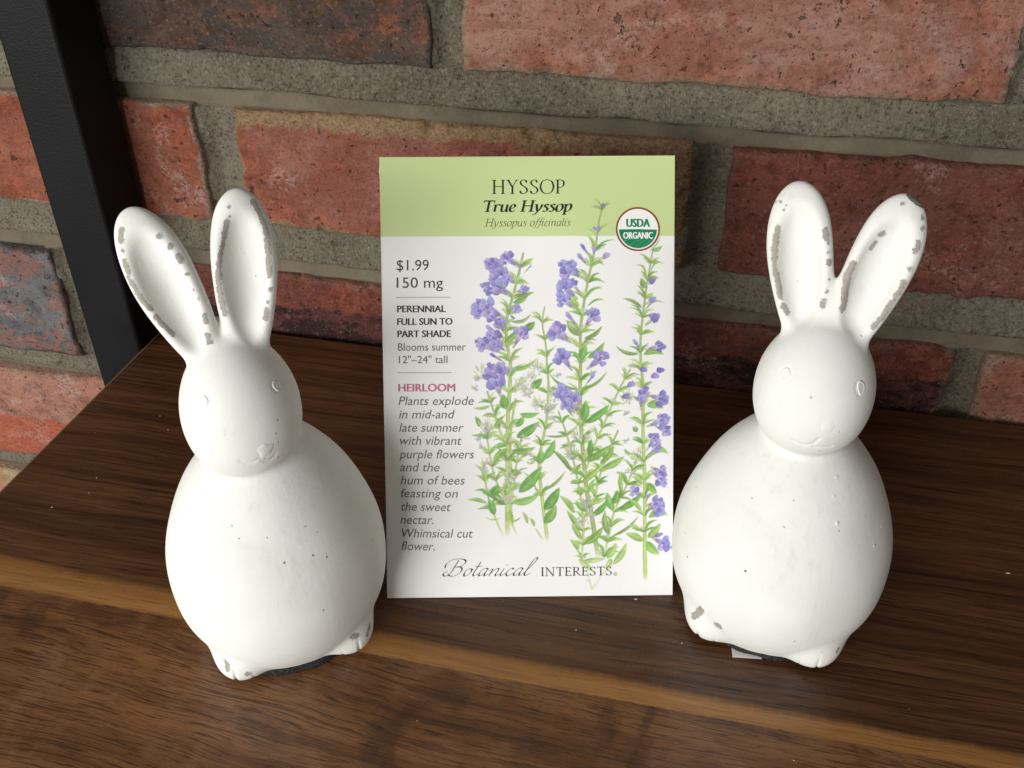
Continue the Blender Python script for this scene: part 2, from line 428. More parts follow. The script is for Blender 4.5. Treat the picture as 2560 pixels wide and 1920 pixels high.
# ------------------------------------------------------------------ bunny figurines
LEFT_SHAPE = [30.2787, 32.0719, 32.3609, 38.8878, 0.2295, -1.1127, 78.8229, 15.1972, 16.6304, 19.3151, 4.2022, 0.2058, 0.3377, 23.1793, 7.5858, 0.2943, 87.474, 14.806, -16.889, 6.5792, 0.2144, 0.0893, -2.3802, -0.0962]
RIGHT_SHAPE = [30.5774, 32.164, 31.1149, 39.2114, 0.2302, -1.0771, 80.8741, 15.3102, 16.6037, 18.9044, 3.261, 0.2321, 0.3275, 23.4399, 7.7297, 0.3091, 86.5916, 14.3306, -17.4498, 6.9014, 0.207, 0.0948, 0.2022, -0.0148]
LEFT_POSE = [-110.0864, 179.9399, 0.5317]
RIGHT_POSE = [32.865, 217.2602, -0.1218]
LEFT_MARKS = {"chips": [[[[-21.04, 9.52, 126.1], [-21.81, 8.59, 123.92]], 0.59], [[[-21.87, 7.52, 121.69]], 0.35], [[[-22.08, 6.7, 119.35], [-21.61, 5.57, 116.52]], 0.44], [[[-21.82, 5.45, 115.59], [-20.76, 4.17, 112.45], [-19.66, 3.12, 109.4], [-18.4, 2.74, 108.06]], 0.45], [[[-17.7, 2.12, 106.14], [-16.37, 1.67, 103.98], [-14.68, 1.1, 101.26]], 0.6], [[[-13.06, 7.37, 124.17]], 0.49], [[[-11.15, 6.31, 121.87]], 0.59], [[[-9.87, 5.39, 119.58], [-9.49, 4.88, 118.24]], 0.49], [[[-8.76, 3.91, 115.25]], 0.39], [[[-7.89, 2.75, 111.36]], 0.2], [[[-7.39, 2.09, 109.13]], 0.3], [[[-6.52, 1.0, 105.0], [-6.66, 0.71, 103.55]], 0.54], [[[-6.81, 0.01, 99.84], [-6.85, -0.58, 98.53]], 0.65], [[[3.55, 9.69, 128.3]], 0.29], [[[3.26, 8.61, 126.47]], 0.24], [[[2.75, 8.16, 125.23], [1.53, 7.19, 121.81], [-0.18, 5.44, 118.29], [-1.5, 3.96, 114.55], [-2.18, 3.02, 110.93], [-2.03, 2.16, 108.15], [-1.79, 1.23, 104.55]], 0.63], [[[9.45, 10.65, 128.48], [10.43, 9.57, 126.54], [10.92, 8.41, 124.46], [11.18, 6.81, 121.05], [10.7, 5.17, 116.71], [10.19, 3.55, 111.77]], 0.59], [[[9.83, 2.49, 108.45]], 0.44], [[[8.65, 1.85, 105.62]], 0.2], [[[8.1, 1.36, 103.79], [7.41, 0.82, 101.72]], 0.55], [[[15.64, -25.18, 10.56], [16.5, -24.83, 9.51]], 1.21], [[[20.89, -21.64, 8.75], [19.68, -23.81, 7.55]], 0.66], [[[-18.76, -23.15, 10.32], [-18.84, -24.37, 7.8]], 0.8], [[[-14.27, -25.95, 6.59]], 0.94]], "pits": [[[[-5.89, 7.06, 118.03]], 0.3], [[[-4.28, 6.49, 117.13]], 0.44], [[[5.51, 8.47, 116.18]], 0.17], [[[7.06, 6.36, 110.85]], 0.12], [[[-7.11, -16.73, 81.65]], 0.15], [[[-5.0, -17.3, 81.69]], 0.15], [[[5.9, -14.76, 81.73]], 0.17], [[[5.0, -16.04, 78.67]], 0.17], [[[1.3, -27.58, 45.98]], 0.3], [[[8.7, -26.38, 45.3]], 0.3], [[[-8.7, -22.26, 52.63]], 0.17], [[[-9.85, -19.9, 55.2]], 0.17], [[[-1.74, -24.07, 52.56]], 0.17], [[[10.78, -23.02, 49.85]], 0.21], [[[12.12, -25.88, 43.08]], 0.23], [[[8.94, -31.15, 29.29]], 0.22], [[[17.9, -22.43, 41.86]], 0.13], [[[14.16, -27.4, 36.08]], 0.17], [[[25.61, -15.71, 35.64]], 0.18], [[[8.09, -22.67, 52.38]], 0.17], [[[17.88, -24.57, 36.85]], 0.17], [[[15.39, -25.59, 39.05]], 0.17], [[[-3.15, -24.94, 50.82]], 0.13], [[[1.18, -17.36, 72.42]], 0.32], [[[2.62, -16.72, 71.75]], 0.24]], "eye": [[[7.22, -9.67, 88.43], 1.28, 1.48], [[-10.43, -11.25, 88.54], 1.28, 1.52]], "nose": [[1.77, -17.6, 75.33], 2.08], "mouth": [[[-4.83, -17.84, 73.6], [-3.36, -17.86, 72.63], [-1.73, -17.86, 72.52], [-0.48, -17.83, 72.99]], [[-0.1, -17.77, 72.97], [1.26, -17.1, 71.48], [2.72, -16.53, 71.29], [3.92, -16.21, 72.11]]]}
RIGHT_MARKS = {"chips": [[[[-16.15, 6.62, 119.81], [-16.13, 5.12, 115.72], [-15.66, 4.05, 112.54], [-14.98, 3.17, 109.82], [-13.85, 2.61, 107.56], [-12.39, 1.52, 103.67]], 0.61], [[[-11.24, 0.99, 101.36], [-9.99, 0.79, 99.73]], 0.46], [[[-16.76, 9.46, 125.51]], 0.2], [[[-15.18, 8.48, 125.13]], 0.25], [[[-15.58, 8.1, 124.1]], 0.2], [[[-4.87, 6.17, 121.04], [-4.19, 5.52, 119.37]], 0.61], [[[-3.59, 5.23, 118.19]], 0.25], [[[-3.08, 4.5, 116.26]], 0.35], [[[-2.5, 3.76, 113.9]], 0.81], [[[-1.52, 2.67, 109.79]], 0.15], [[[-1.6, 1.66, 106.87]], 0.41], [[[-1.88, 1.08, 104.8], [-1.95, 0.74, 103.31]], 0.56], [[[8.24, 8.01, 121.45]], 0.71], [[[7.12, 7.54, 119.0], [6.49, 7.12, 117.79]], 0.51], [[[11.34, 10.35, 128.84]], 0.3], [[[3.09, 3.66, 114.14], [2.29, 2.86, 111.47], [2.65, 2.18, 108.64], [3.0, 1.64, 104.61], [3.03, 1.38, 103.37]], 0.91], [[[16.33, 9.95, 126.13]], 0.46], [[[16.76, 8.71, 123.88]], 0.46], [[[16.61, 7.05, 120.81], [16.57, 6.33, 119.09]], 0.56], [[[16.06, 4.84, 115.06]], 0.46], [[[15.53, 3.74, 111.56], [13.99, 2.31, 106.92], [12.3, 1.13, 102.57], [10.93, 0.51, 99.85]], 0.51], [[[-17.35, -26.42, 15.01], [-18.89, -24.52, 9.41]], 0.94], [[[-11.75, -29.1, 13.12]], 1.13], [[[16.5, -25.77, 10.37]], 0.57], [[[20.87, -22.3, 9.5], [20.67, -23.03, 8.59]], 0.58]], "pits": [[[[14.28, 13.65, 129.64], [15.7, 12.29, 128.43]], 0.87], [[[-23.85, -20.81, 28.49]], 0.28], [[[-7.52, -29.64, 37.06]], 0.35], [[[-0.13, -24.54, 50.91]], 0.17], [[[-9.52, -20.08, 54.26]], 0.17], [[[13.56, -20.46, 50.22]], 0.17], [[[19.82, -12.99, 50.89]], 0.13], [[[0.91, -20.45, 57.04]], 0.13]], "eye": [[[-7.49, -12.22, 89.59], 1.36, 1.81], [[10.87, -10.02, 88.33], 1.27, 1.93]], "nose": [[5.05, -17.29, 79.78], 1.82], "mouth": [[[-2.59, -17.17, 73.59], [-0.79, -17.19, 72.83], [1.1, -17.26, 73.01], [2.59, -17.38, 74.0], [3.65, -17.6, 76.11], [5.04, -17.3, 77.36]], [[2.77, -16.96, 72.79], [5.32, -16.18, 72.77], [7.16, -15.21, 72.66]]]}

def ell(p,c,r):
    q=(p-c)/r;k0=np.linalg.norm(q,axis=-1)+1e-9;k1=np.linalg.norm(q/r,axis=-1)+1e-9
    return k0*(k0-1)/k1
def smin(a,b,k):
    h=np.clip(.5+.5*(b-a)/k,0,1);return b*(1-h)+a*h-k*h*(1-h)
def smax(a,b,k): return -smin(-a,-b,k)
def capsule(p,a,b,r):
    a=np.array(a);b=np.array(b);ab=b-a
    t=np.clip((p-a)@ab/(ab@ab),0,1)
    return np.linalg.norm(p-a-t[...,None]*ab,axis=-1)-r
def bunny_sdf(p,v):
    a,b,zc,c,tap,yh,zh,hx,hy,hz,ex,et,eb,eL,ew,etap,ez,fx,fy,fr,ht,htap,hxo,etd=v[:24]
    z=(p[...,2]-zc)/c
    s=1-tap*np.clip(z,-1.2,1.2)
    q=p.copy();q[...,0]/=s;q[...,1]/=s
    d=ell(q,np.array([0,0,zc]),np.array([a,b,c]))
    # low skirt joining the feet
    d=smin(d,ell(p,np.array([0,fy+9.5,4.2]),np.array([18.,16.2,5.])),4.)
    # head
    r=p-np.array([hxo,yh,zh]);cc,ss=np.cos(ht),np.sin(ht)
    y=r[...,1]*cc-r[...,2]*ss;zz=r[...,1]*ss+r[...,2]*cc
    s=1-htap*np.clip(zz/hz,-1,1)
    hd=ell(np.stack([r[...,0]/s,y/s,zz],-1),np.zeros(3),np.array([hx,hy,hz]))
    d=smin(d,hd,2.6)
    # feet with toe grooves
    for sg in(-1,1):
        fc=np.array([sg*(fx+.1),fy-.3,fr-.5])
        ft=ell(p,fc,np.array([fr*1.18,fr*1.40,fr*1.0]))
        for k in(-.36,.30):
            dx=np.abs(p[...,0]-fc[0]-k*fr*1.22-.10*(p[...,1]-fc[1])*k)
            g=np.maximum(np.maximum(dx-.22,-ft-.65),p[...,1]-fc[1]+fr*.15)
            ft=smax(ft,-g,.95)
        d=smin(d,ft,3.4)
    # ears
    for sg in(-1,1):
        u=np.array([np.sin(sg*et+etd),np.sin(eb),1.]);u/=np.linalg.norm(u)
        l=np.array([u[2],0,-u[0]]);l/=np.linalg.norm(l);n=np.cross(l,u)  # n points to the front (-y)?
        b0=np.array([sg*ex+hxo,yh,ez]);r=p-b0
        uu=r@u;ll=r@l;nn=r@n
        if n[1]>0: nn=-nn
        t=(uu-eL)/eL
        s=1+etap*np.clip(t,-1,1)
        # shallow dish of the ear: bend section so that the rims come forward
        e=np.stack([ll/s,(nn-.035*(ll/s)**2+.8)/s,uu-eL],-1)
        E=ell(e,np.zeros(3),np.array([ew,5.,eL]))
        cav=np.stack([ll/s,(nn)/s,uu-eL-1.2],-1)
        Cc=ell(cav,np.array([0,5.2,0]),np.array([ew-2.3,5.6,eL-5.2]))
        E=smax(E,-Cc,1.6)
        d=smin(d,E,3.2)
    # thin web of plaster filling the crotch between the ears
    u=np.array([np.sin(etd),np.sin(eb),1.]);u/=np.linalg.norm(u)
    l=np.array([u[2],0,-u[0]]);l/=np.linalg.norm(l);n=np.cross(l,u)
    r=p-np.array([hxo,yh,ez]);uu=r@u;ll=r@l;nn=r@n
    if n[1]>0: nn=-nn
    w=ell(np.stack([ll,nn+1.4,uu-6.],-1),np.zeros(3),np.array([5.,1.7,9.5]))
    d=smin(d,w,2.2)
    return smax(d,2.4-p[...,2]+.25*np.sin(p[...,0]*.9)*np.cos(p[...,1]*.7),.8)


def surface_nets(fn, lo, hi, st):
    lo = np.array(lo, float); n = np.ceil((np.array(hi)-lo)/st).astype(int)
    B = 6
    nb = (n+B-1)//B; n = nb*B
    D = np.full(n, 9.0, np.float32)
    ax = [lo[i]+(np.arange(nb[i])*B+(B-1)/2)*st for i in range(3)]
    G = np.stack(np.meshgrid(*ax, indexing='ij'), -1)
    c = fn(G.reshape(-1, 3)).reshape(nb)
    act = np.argwhere(np.abs(c) < B*st*1.35)
    inner = np.argwhere(c <= -B*st*1.35)
    for b in inner: D[b[0]*B:b[0]*B+B, b[1]*B:b[1]*B+B, b[2]*B:b[2]*B+B] = -9
    o = np.stack(np.meshgrid(*[np.arange(B)]*3, indexing='ij'), -1).reshape(-1, 3)
    for k in range(0, len(act), 4000):
        a = act[k:k+4000]
        idx = a[:, None, :]*B+o[None]
        d = fn((lo+idx*st).reshape(-1, 3)).reshape(idx.shape[:2])
        D[idx[..., 0], idx[..., 1], idx[..., 2]] = d
    S = D < 0
    n = np.array(D.shape)
    # cells
    cs = np.zeros(n-1, np.int8)
    for dx in (0, 1):
        for dy in (0, 1):
            for dz in (0, 1):
                cs += S[dx:n[0]-1+dx, dy:n[1]-1+dy, dz:n[2]-1+dz]
    cells = np.argwhere((cs > 0) & (cs < 8))
    cid = np.full(n-1, -1, np.int64); cid[tuple(cells.T)] = np.arange(len(cells))
    acc = np.zeros((len(cells), 3)); cnt = np.zeros(len(cells))
    cor = [(a, b, c) for a in (0, 1) for b in (0, 1) for c in (0, 1)]
    for i, p in enumerate(cor):
        for q in cor[i+1:]:
            if sum(abs(p[k]-q[k]) for k in range(3)) != 1: continue
            da = D[tuple((cells+p).T)]; db = D[tuple((cells+q).T)]
            m = (da < 0) != (db < 0)
            t = np.where(m, da/(da-db+1e-12), 0)
            pt = np.array(p)+t[:, None]*(np.array(q)-np.array(p))
            acc[m] += pt[m]; cnt[m] += 1
    P = lo+(cells+acc/cnt[:, None])*st
    F = []
    for a in range(3):
        b, c2 = (a+1) % 3, (a+2) % 3
        sl0 = [slice(None)]*3; sl1 = [slice(None)]*3
        sl0[a] = slice(0, n[a]-1); sl1[a] = slice(1, n[a])
        s0, s1 = S[tuple(sl0)], S[tuple(sl1)]
        e = np.argwhere(s0 != s1)
        ok = (e[:, b] > 0) & (e[:, c2] > 0) & (e[:, b] < n[b]-1) & (e[:, c2] < n[c2]-1); e = e[ok]
        q = []
        for db, dc in ((0, 0), (-1, 0), (-1, -1), (0, -1)):
            t = e.copy(); t[:, b] += db; t[:, c2] += dc; q.append(cid[tuple(t.T)])
        q = np.stack(q, 1); flip = s0[tuple(e.T)]
        q[~flip] = q[~flip][:, ::-1]
        F.append(q)
    F = np.concatenate(F); F = F[(F >= 0).all(1)]
    return P, F
def grad(fn, P, e=.12):
    g = np.stack([fn(P+np.eye(3)[i]*e)-fn(P-np.eye(3)[i]*e) for i in range(3)], -1)/(2*e)
    return g
def project(fn, P, it=3):
    for _ in range(it):
        g = grad(fn, P); d = fn(P)
        P = P-g*(d/np.maximum((g*g).sum(-1), .2))[:, None]
    return P

def plaster_material():
    n = NT('chalk_white_paint'); p = n.n('ShaderNodeTexCoord').outputs['Object']
    n1 = n.noise(p, 60, 4, .6); n2 = n.noise(p, 700, 3, .6); n3 = n.noise(p, 2600, 2, .6)
    col = n.mix(n.ramp(n1, .35, .7), (.735, .735, .705), (.775, .775, .75))
    # faint rubbed grime
    g = n.noise(n.mapping(p, loc=(4, 2, 1)), 45, 6, .7, .6)
    col = n.mix(n.math('MULTIPLY', n.ramp(g, .54, .72), .32), col, (.60, .575, .52))
    br_ = n.noise(n.mapping(p, scale=(1, 1, .10), rot=(.15, .25, 0)), 420, 4, .65)
    bm_ = n.ramp(n.noise(n.mapping(p, loc=(7, 7, 7)), 38, 2), .42, .62)
    col = n.mix(n.math('MULTIPLY', n.ramp(br_, .52, .70, 0, .30), bm_), col, (.60, .585, .54))
    jag = n.math('ADD', n.math('MULTIPLY', n.math('SUBTRACT', n.noise(p, 1700, 3, .7), .5), 1.5), n.math('MULTIPLY', n.math('SUBTRACT', n.noise(p, 480, 2, .6), .5), 1.3))
    chip = n.math('ADD', n.attr('chip'), jag)
    cf = n.ramp(chip, .05, -.05); lip = n.math('MULTIPLY', n.ramp(chip, .32, .10), n.ramp(chip, 0, .06))
    cc = n.mix(n2, (.27, .245, .21), (.45, .41, .36))
    col = n.mix(cf, col, cc)
    pit = n.ramp(n.math('ADD', n.attr('pit'), n.math('MULTIPLY', jag, .35)), .10, -.10)
    col = n.mix(n.math('MULTIPLY', pit, .85), col, (.075, .06, .045))  # shade inside deep pinholes put into the colour; broken tip shows bare brown
    v = n.vor(p, 210); vs = n.ramp(n.noise(n.mapping(p, loc=(2, 5, 1)), 55, 2), .53, .62)
    ph = n.math('MULTIPLY', n.ramp(v, .085, .03), vs)
    col = n.mix(n.math('MULTIPLY', ph, .35), col, (.3, .27, .22))  # sparse tiny pinholes get their inner shade as colour too
    h = n.math('ADD', n.math('ADD', n.math('MULTIPLY', n2, .12), n.math('MULTIPLY', n3, .05)), n.math('MULTIPLY', n.math('MULTIPLY', br_, bm_), .28))
    h = n.math('SUBTRACT', n.math('ADD', h, n.math('MULTIPLY', lip, .35)), n.math('MULTIPLY', cf, .8))
    h = n.math('SUBTRACT', h, n.math('MULTIPLY', n.math('MAXIMUM', pit, ph), .9))
    return n.out(col, n.ramp(n2, .3, .7, .72, .85), n.bump(h, .8, .0004), spec=.16)
M_PLASTER = plaster_material()
def felt_material():
    n = NT('black_felt'); p = n.pos()
    f = n.noise(p, 1600, 3, .7)
    return n.out(n.mix(n.ramp(f, .35, .65), (.012, .012, .013), (.055, .055, .058)), .95, n.bump(f, 1, .0006), spec=.1)
M_FELT = felt_material()

def seg_dist(P, pts):
    pts = np.array(pts, float)
    if len(pts) == 1: return np.linalg.norm(P-pts[0], axis=1)
    d = np.full(len(P), 1e9)
    for a, b in zip(pts[:-1], pts[1:]):
        ab = b-a; t = np.clip((P-a)@ab/(ab@ab+1e-9), 0, 1)
        d = np.minimum(d, np.linalg.norm(P-a-t[:, None]*ab, axis=1))
    return d

def make_bunny(shape, pose, marks, label, broken=None, lumps=(), nicks=()):
    root = empty('bunny_figurine', (pose[0]*MM, pose[1]*MM, 0), pose[2])
    tag(root, label, 'figurine', 'white bunny figurines flanking the seed packet')
    grooves = [np.array(m, float)[:5] for m in marks['mouth']]
    eyes = marks['eye']
    dark_pits = [(np.array(l[0]), r) for l, r in marks['pits'] if len(l) == 1]
    def base(P):
        d = bunny_sdf(P, shape)
        # gentle hand-cast unevenness
        d = d+.22*np.sin(P[..., 0]*.21+1.3)*np.sin(P[..., 2]*.17+.4)*np.sin(P[..., 1]*.19)
        return d
    def fn(P):
        d = base(P)
        near = np.abs(d) < 2.0
        if near.any():
            Q = P[near]; dd = d[near]
            for g in grooves:
                dd = smax(dd, -(seg_dist(Q, g)-.20), .55)
            for c, rx, ry in eyes:
                c = np.array(c); r = np.linalg.norm(Q-c, axis=1)
                t = np.abs(r-(rx+ry)/2*1.12)-.30
                dd = dd+np.where(np.abs(r-(rx+ry)/2*1.12) < .5, .12*(1-(np.abs(r-(rx+ry)/2*1.12)/.5)**2), 0)
            for c, r in dark_pits:
                if r > .35: dd = smax(dd, -(np.linalg.norm(Q-c, axis=1)-r*.9), .2)
            for c, r in lumps:
                dd = smin(dd, np.linalg.norm(Q-np.array(c), axis=1)-r, .4)
            for c, r in nicks:
                dd = smax(dd, -(np.linalg.norm(Q-np.array(c), axis=1)-r), .25)
            if broken is not None:
                c, nrm, depth = broken
                pl = (Q-np.array(c))@np.array(nrm)+.45*vnoise(Q[:, 0]*1.1, Q[:, 1]*1.1, Q[:, 2]*1.1)
                loc_ = np.linalg.norm(Q-np.array(c), axis=1)-4.2
                dd = smax(dd, np.minimum(pl, -loc_), .15)
            # a ragged hem under the body
            d = d.copy(); d[near] = dd
        return d
    P, F = surface_nets(fn, (-40, -42, 1.2), (40, 42, 142), .40)
    g = grad(fn, P); d = fn(P); P = P-g*(np.clip(d, -.3, .3)/np.maximum((g*g).sum(-1), .3))[:, None]
    chip = np.full(len(P), 5.0); pit = np.full(len(P), 5.0)
    for l, r in marks['chips']: chip = np.minimum(chip, seg_dist(P, l)-r*1.06)
    for l, r in marks['pits']: pit = np.minimum(pit, seg_dist(P, l)-r*(1.0 if r > .6 else 1.1))
    if broken is not None:
        c, nrm, depth = broken
        q = np.abs((P-np.array(c))@np.array(nrm)); nearb = (np.linalg.norm(P-np.array(c), axis=1) < 4.0) & (q < .75)
        pit = np.where(nearb, np.minimum(pit, (q-.55)*1.5), pit)
    mesh_obj('body', P*MM, F, M_PLASTER, root, attrs={'chip': chip, 'pit': pit})
    # eyes and nose: low cast discs that follow the face
    def patch(name, c, rx, ry, prof, nr=14, na=40, skew=0.0, wob=1.0):
        c = project(base, np.array([c], float))[0]
        nr_ = grad(base, c[None])[0]; nr_ /= np.linalg.norm(nr_)
        up = np.array([0, 0, 1.0]); up -= nr_*(up@nr_); up /= np.linalg.norm(up); rt = np.cross(up, nr_)
        V = [c]; R = [0.0]
        for i in range(1, nr+1):
            r = i/nr*1.12
            for j in range(na):
                a = 2*math.pi*j/na
                wv = 1+(.04*math.sin(3*a+1)+.03*math.sin(5*a))*wob
                V.append(c+rt*rx*r*wv*math.cos(a)+up*ry*r*wv*math.sin(a)+rt*skew*math.sin(a)); R.append(r)
        V = project(base, np.array(V), 4); R = np.array(R)
        G = grad(base, V); G /= np.linalg.norm(G, axis=1)[:, None]
        V = V+G*np.array([prof(r) for r in R])[:, None]
        Fs = [(0, 1+j, 1+(j+1) % na) for j in range(na)]
        for i in range(nr-1):
            for j in range(na):
                a, b = 1+i*na+j, 1+i*na+(j+1) % na
                Fs.append((a, a+na, b+na, b))
        return mesh_obj(name, V*MM, Fs, M_PLASTER, root, attrs={'chip': np.full(len(V), 5.0), 'pit': np.full(len(V), 5.0)})
    eyeprof = lambda r: .14+.10*math.exp(-((r-.86)/.10)**2) if r < .92 else .20*(1-(r-.92)/.12)-.02 if r < 1.04 else -.12
    for c, rx, ry in eyes: patch('eye', c, rx, ry, eyeprof)
    c, r = marks['nose']; bump_ = .62 if broken is not None else 1.0
    patch('nose', c, r*1.1, r*1.1, wob=2.6 if broken is None else 1.0, prof= lambda t: bump_*(.34*max(0, 1-t**3.0) if t > .3 else .34)-.08)
    # felt pad under the figurine
    bmv = []; N = 72; Rr = 20.6
    ring = [(Rr*(1+.02*math.sin(5*k*2*math.pi/N)+.012*math.sin(13*k*2*math.pi/N)), k*2*math.pi/N) for k in range(N)]
    V = []; 
    for z, s in ((0.05, .985), (.4, 1.0), (2.3, 1.0), (2.9, .97)):
        for rr, a in ring: V.append((rr*s*math.cos(a)*MM, (rr*s*math.sin(a)-(5.0 if broken is None else 5.2))*MM, z*MM))
    Fs = []
    for k in range(3):
        for j in range(N): Fs.append((k*N+j, k*N+(j+1) % N, (k+1)*N+(j+1) % N, (k+1)*N+j))
    Fs.append(tuple(range(3*N, 4*N))); Fs.append(tuple(reversed(range(N))))
    pad = mesh_obj('felt_pad', V, Fs, M_FELT, root, smooth=False)
    pad['label'] = 'round black felt pad under the figurine'
    return root

bunny_l = make_bunny(LEFT_SHAPE, LEFT_POSE, LEFT_MARKS,
    'white bunny figurine left of the packet with intact ear tips and two pinholes')
bunny_r = make_bunny(RIGHT_SHAPE, RIGHT_POSE, RIGHT_MARKS,
    'white bunny figurine right of the packet, one ear tip broken dark',
    broken=(RIGHT_MARKS['pits'][0][0][0], (.45, -.1, .88), 1.0),
    lumps=[((10.18, -12.77, 61.54), .25), ((10.5, -16.35, 57.99), .22), ((12.64, -19.77, 52.09), .38), ((24.86, -8.74, 45.14), .22), ((23.6, -14.42, 42.55), .24)],
    nicks=[((-17.6, 10.4, 128.0), 1.5), ((-18.3, 10.9, 125.6), 1.0), ((-15.6, 10.8, 129.9), 1.0)])
# the corner of a paper sticker showing under the right-hand figurine
def sticker():
    c, s = math.cos(-RIGHT_POSE[2]), math.sin(-RIGHT_POSE[2])
    pts = [(22.2, 199.5), (23.2, 190.6), (31.5, 191.8), (33, 200.5)]
    V = []
    for z in (.04, .22):
        for x, y in pts:
            dx, dy = x-RIGHT_POSE[0], y-RIGHT_POSE[1]
            V.append(((dx*c-dy*s)*MM, (dx*s+dy*c)*MM, z*MM))
    o = mesh_obj('sticker', V, [(3, 2, 1, 0), (4, 5, 6, 7), (0, 1, 5, 4), (1, 2, 6, 5), (2, 3, 7, 6), (3, 0, 4, 7)], NT('sticker_paper').out((.72, .68, .66), .6), bunny_r, smooth=False)
    o['label'] = 'corner of a pale paper sticker under the base'
sticker()

# ------------------------------------------------------------------ seed packet: front artwork painted into a fine vertex grid
PW, PH = 88.8, 134.9
_src = np.array([(950, 391), (1684, 384), (1681, 1489), (968, 1497)], float)
_dst = np.array([(0, 0), (PW, 0), (PW, PH), (0, PH)], float)
def _homog():
    A, b = [], []
    for (x, y), (u, v) in zip(_src, _dst):
        A.append([x, y, 1, 0, 0, 0, -u*x, -u*y]); b.append(u)
        A.append([0, 0, 0, x, y, 1, -v*x, -v*y]); b.append(v)
    return np.append(np.linalg.solve(np.array(A), np.array(b)), 1).reshape(3, 3)
HM = _homog()
def art(p):
    """layout units of the printed artwork -> millimetres from the packet's top left corner"""
    p = np.asarray(p, float); q = np.concatenate([p, np.ones(p.shape[:-1]+(1,))], -1)@HM.T
    return q[..., :2]/q[..., 2:]
def A(x, y): return (930+x*.3481, 370+y*.3481)      # upper half of the artwork
def B(x, y): return (930+x*.3738, 900+y*.3738)      # lower half of the artwork

STEP = .20; SS = 3; RES = STEP/SS
GW, GH = int(PW/STEP)+1, int(PH/STEP)+1
CV = np.zeros((GH*SS, GW*SS, 3), np.float32)
CV[:] = (238, 237, 238)
yy, xx = np.mgrid[0:GH*SS, 0:GW*SS].astype(np.float32)
mx, my = xx*RES, yy*RES
PN = np.zeros(CV.shape[:2], np.float32)
for sc, am in ((.9, .5), (2.2, .35), (5.5, .25)):
    gx = np.arange(0, int(PW*sc)+3); gy = np.arange(0, int(PH*sc)+3)
    R0 = rng.uniform(-1, 1, (len(gy), len(gx))).astype(np.float32)
    fx, fy = mx*sc, my*sc; ix, iy = fx.astype(int), fy.astype(int); fx, fy = fx-ix, fy-iy
    fx = fx*fx*(3-2*fx); fy = fy*fy*(3-2*fy)
    PN += am*((R0[iy, ix]*(1-fx)+R0[iy, ix+1]*fx)*(1-fy)+(R0[iy+1, ix]*(1-fx)+R0[iy+1, ix+1]*fx)*fy)

def poly(pts, c0, c1=None, alpha=1.0, axis=None, wash=10.0, fade=None):
    """fill a polygon (mm); colour runs from c0 to c1 along axis ((x,y),(x,y)); wash = watercolour unevenness"""
    P = np.asarray(pts, float)/RES
    x0, y0 = np.floor(P.min(0)).astype(int)-1; x1, y1 = np.ceil(P.max(0)).astype(int)+2
    x0, y0 = max(x0, 0), max(y0, 0); x1, y1 = min(x1, CV.shape[1]), min(y1, CV.shape[0])
    if x1 <= x0 or y1 <= y0: return
    X = np.arange(x0, x1)[None, :]+.5; Y = np.arange(y0, y1)[:, None]+.5
    m = np.zeros((y1-y0, x1-x0), bool)
    Q = np.roll(P, -1, 0)
    for (ax_, ay_), (bx_, by_) in zip(P, Q):
        if ay_ == by_: continue
        c = (ay_ > Y) != (by_ > Y)
        m ^= c & (X < (bx_-ax_)*(Y-ay_)/(by_-ay_)+ax_)
    col = np.array(c0, np.float32)[None, None, :]*np.ones((y1-y0, x1-x0, 1), np.float32)
    if c1 is not None:
        a, b = np.array(axis[0])/RES, np.array(axis[1])/RES; d = b-a
        t = np.clip(((X-a[0])*d[0]+(Y-a[1])*d[1])/(d@d+1e-6), 0, 1)[..., None]
        col = col*(1-t)+np.array(c1, np.float32)*t
    col = col*.90+25+PN[y0:y1, x0:x1, None]*wash*1.2
    al = alpha*m[..., None]
    if fade is not None:   # fade out towards the foot of the drawing
        al = al*np.clip((fade[0]-my[y0:y1, x0:x1, None])/fade[1], 0, 1)
    CV[y0:y1, x0:x1] = CV[y0:y1, x0:x1]*(1-al)+col*al

def crv(pts, n=8, closed=False):
    P = np.array(pts, float)
    if len(P) < 3 and not closed: return P
    if closed: E = np.concatenate([P[-1:], P, P[:2]])
    else: E = np.concatenate([2*P[:1]-P[1:2], P, 2*P[-1:]-P[-2:-1]])
    out = []
    for i in range(1, len(E)-2):
        for t in np.linspace(0, 1, n, endpoint=False):
            a, b, c, d = E[i-1:i+3]
            out.append(.5*((2*b)+(c-a)*t+(2*a-5*b+4*c-d)*t*t+(3*b-a-3*c+d)*t**3))
    if not closed: out.append(P[-1])
    return np.array(out)
def ribbon(pts, w0, w1, c0, c1=None, alpha=1.0, **k):
    P = crv(pts); d = np.gradient(P, axis=0); d /= np.linalg.norm(d, axis=1)[:, None]+1e-9
    n = np.stack([-d[:, 1], d[:, 0]], 1); w = np.linspace(w0, w1, len(P))[:, None]/2
    poly(np.concatenate([P+n*w, (P-n*w)[::-1]]), c0, c0 if c1 is None else c1, alpha, (P[0], P[-1]), **k)
GREENS = [((148, 190, 82), (190, 214, 128)), ((120, 172, 72), (165, 205, 96)), ((110, 150, 70), (176, 200, 110)), ((96, 160, 62), (140, 196, 84)), ((168, 196, 110), (206, 220, 150))]
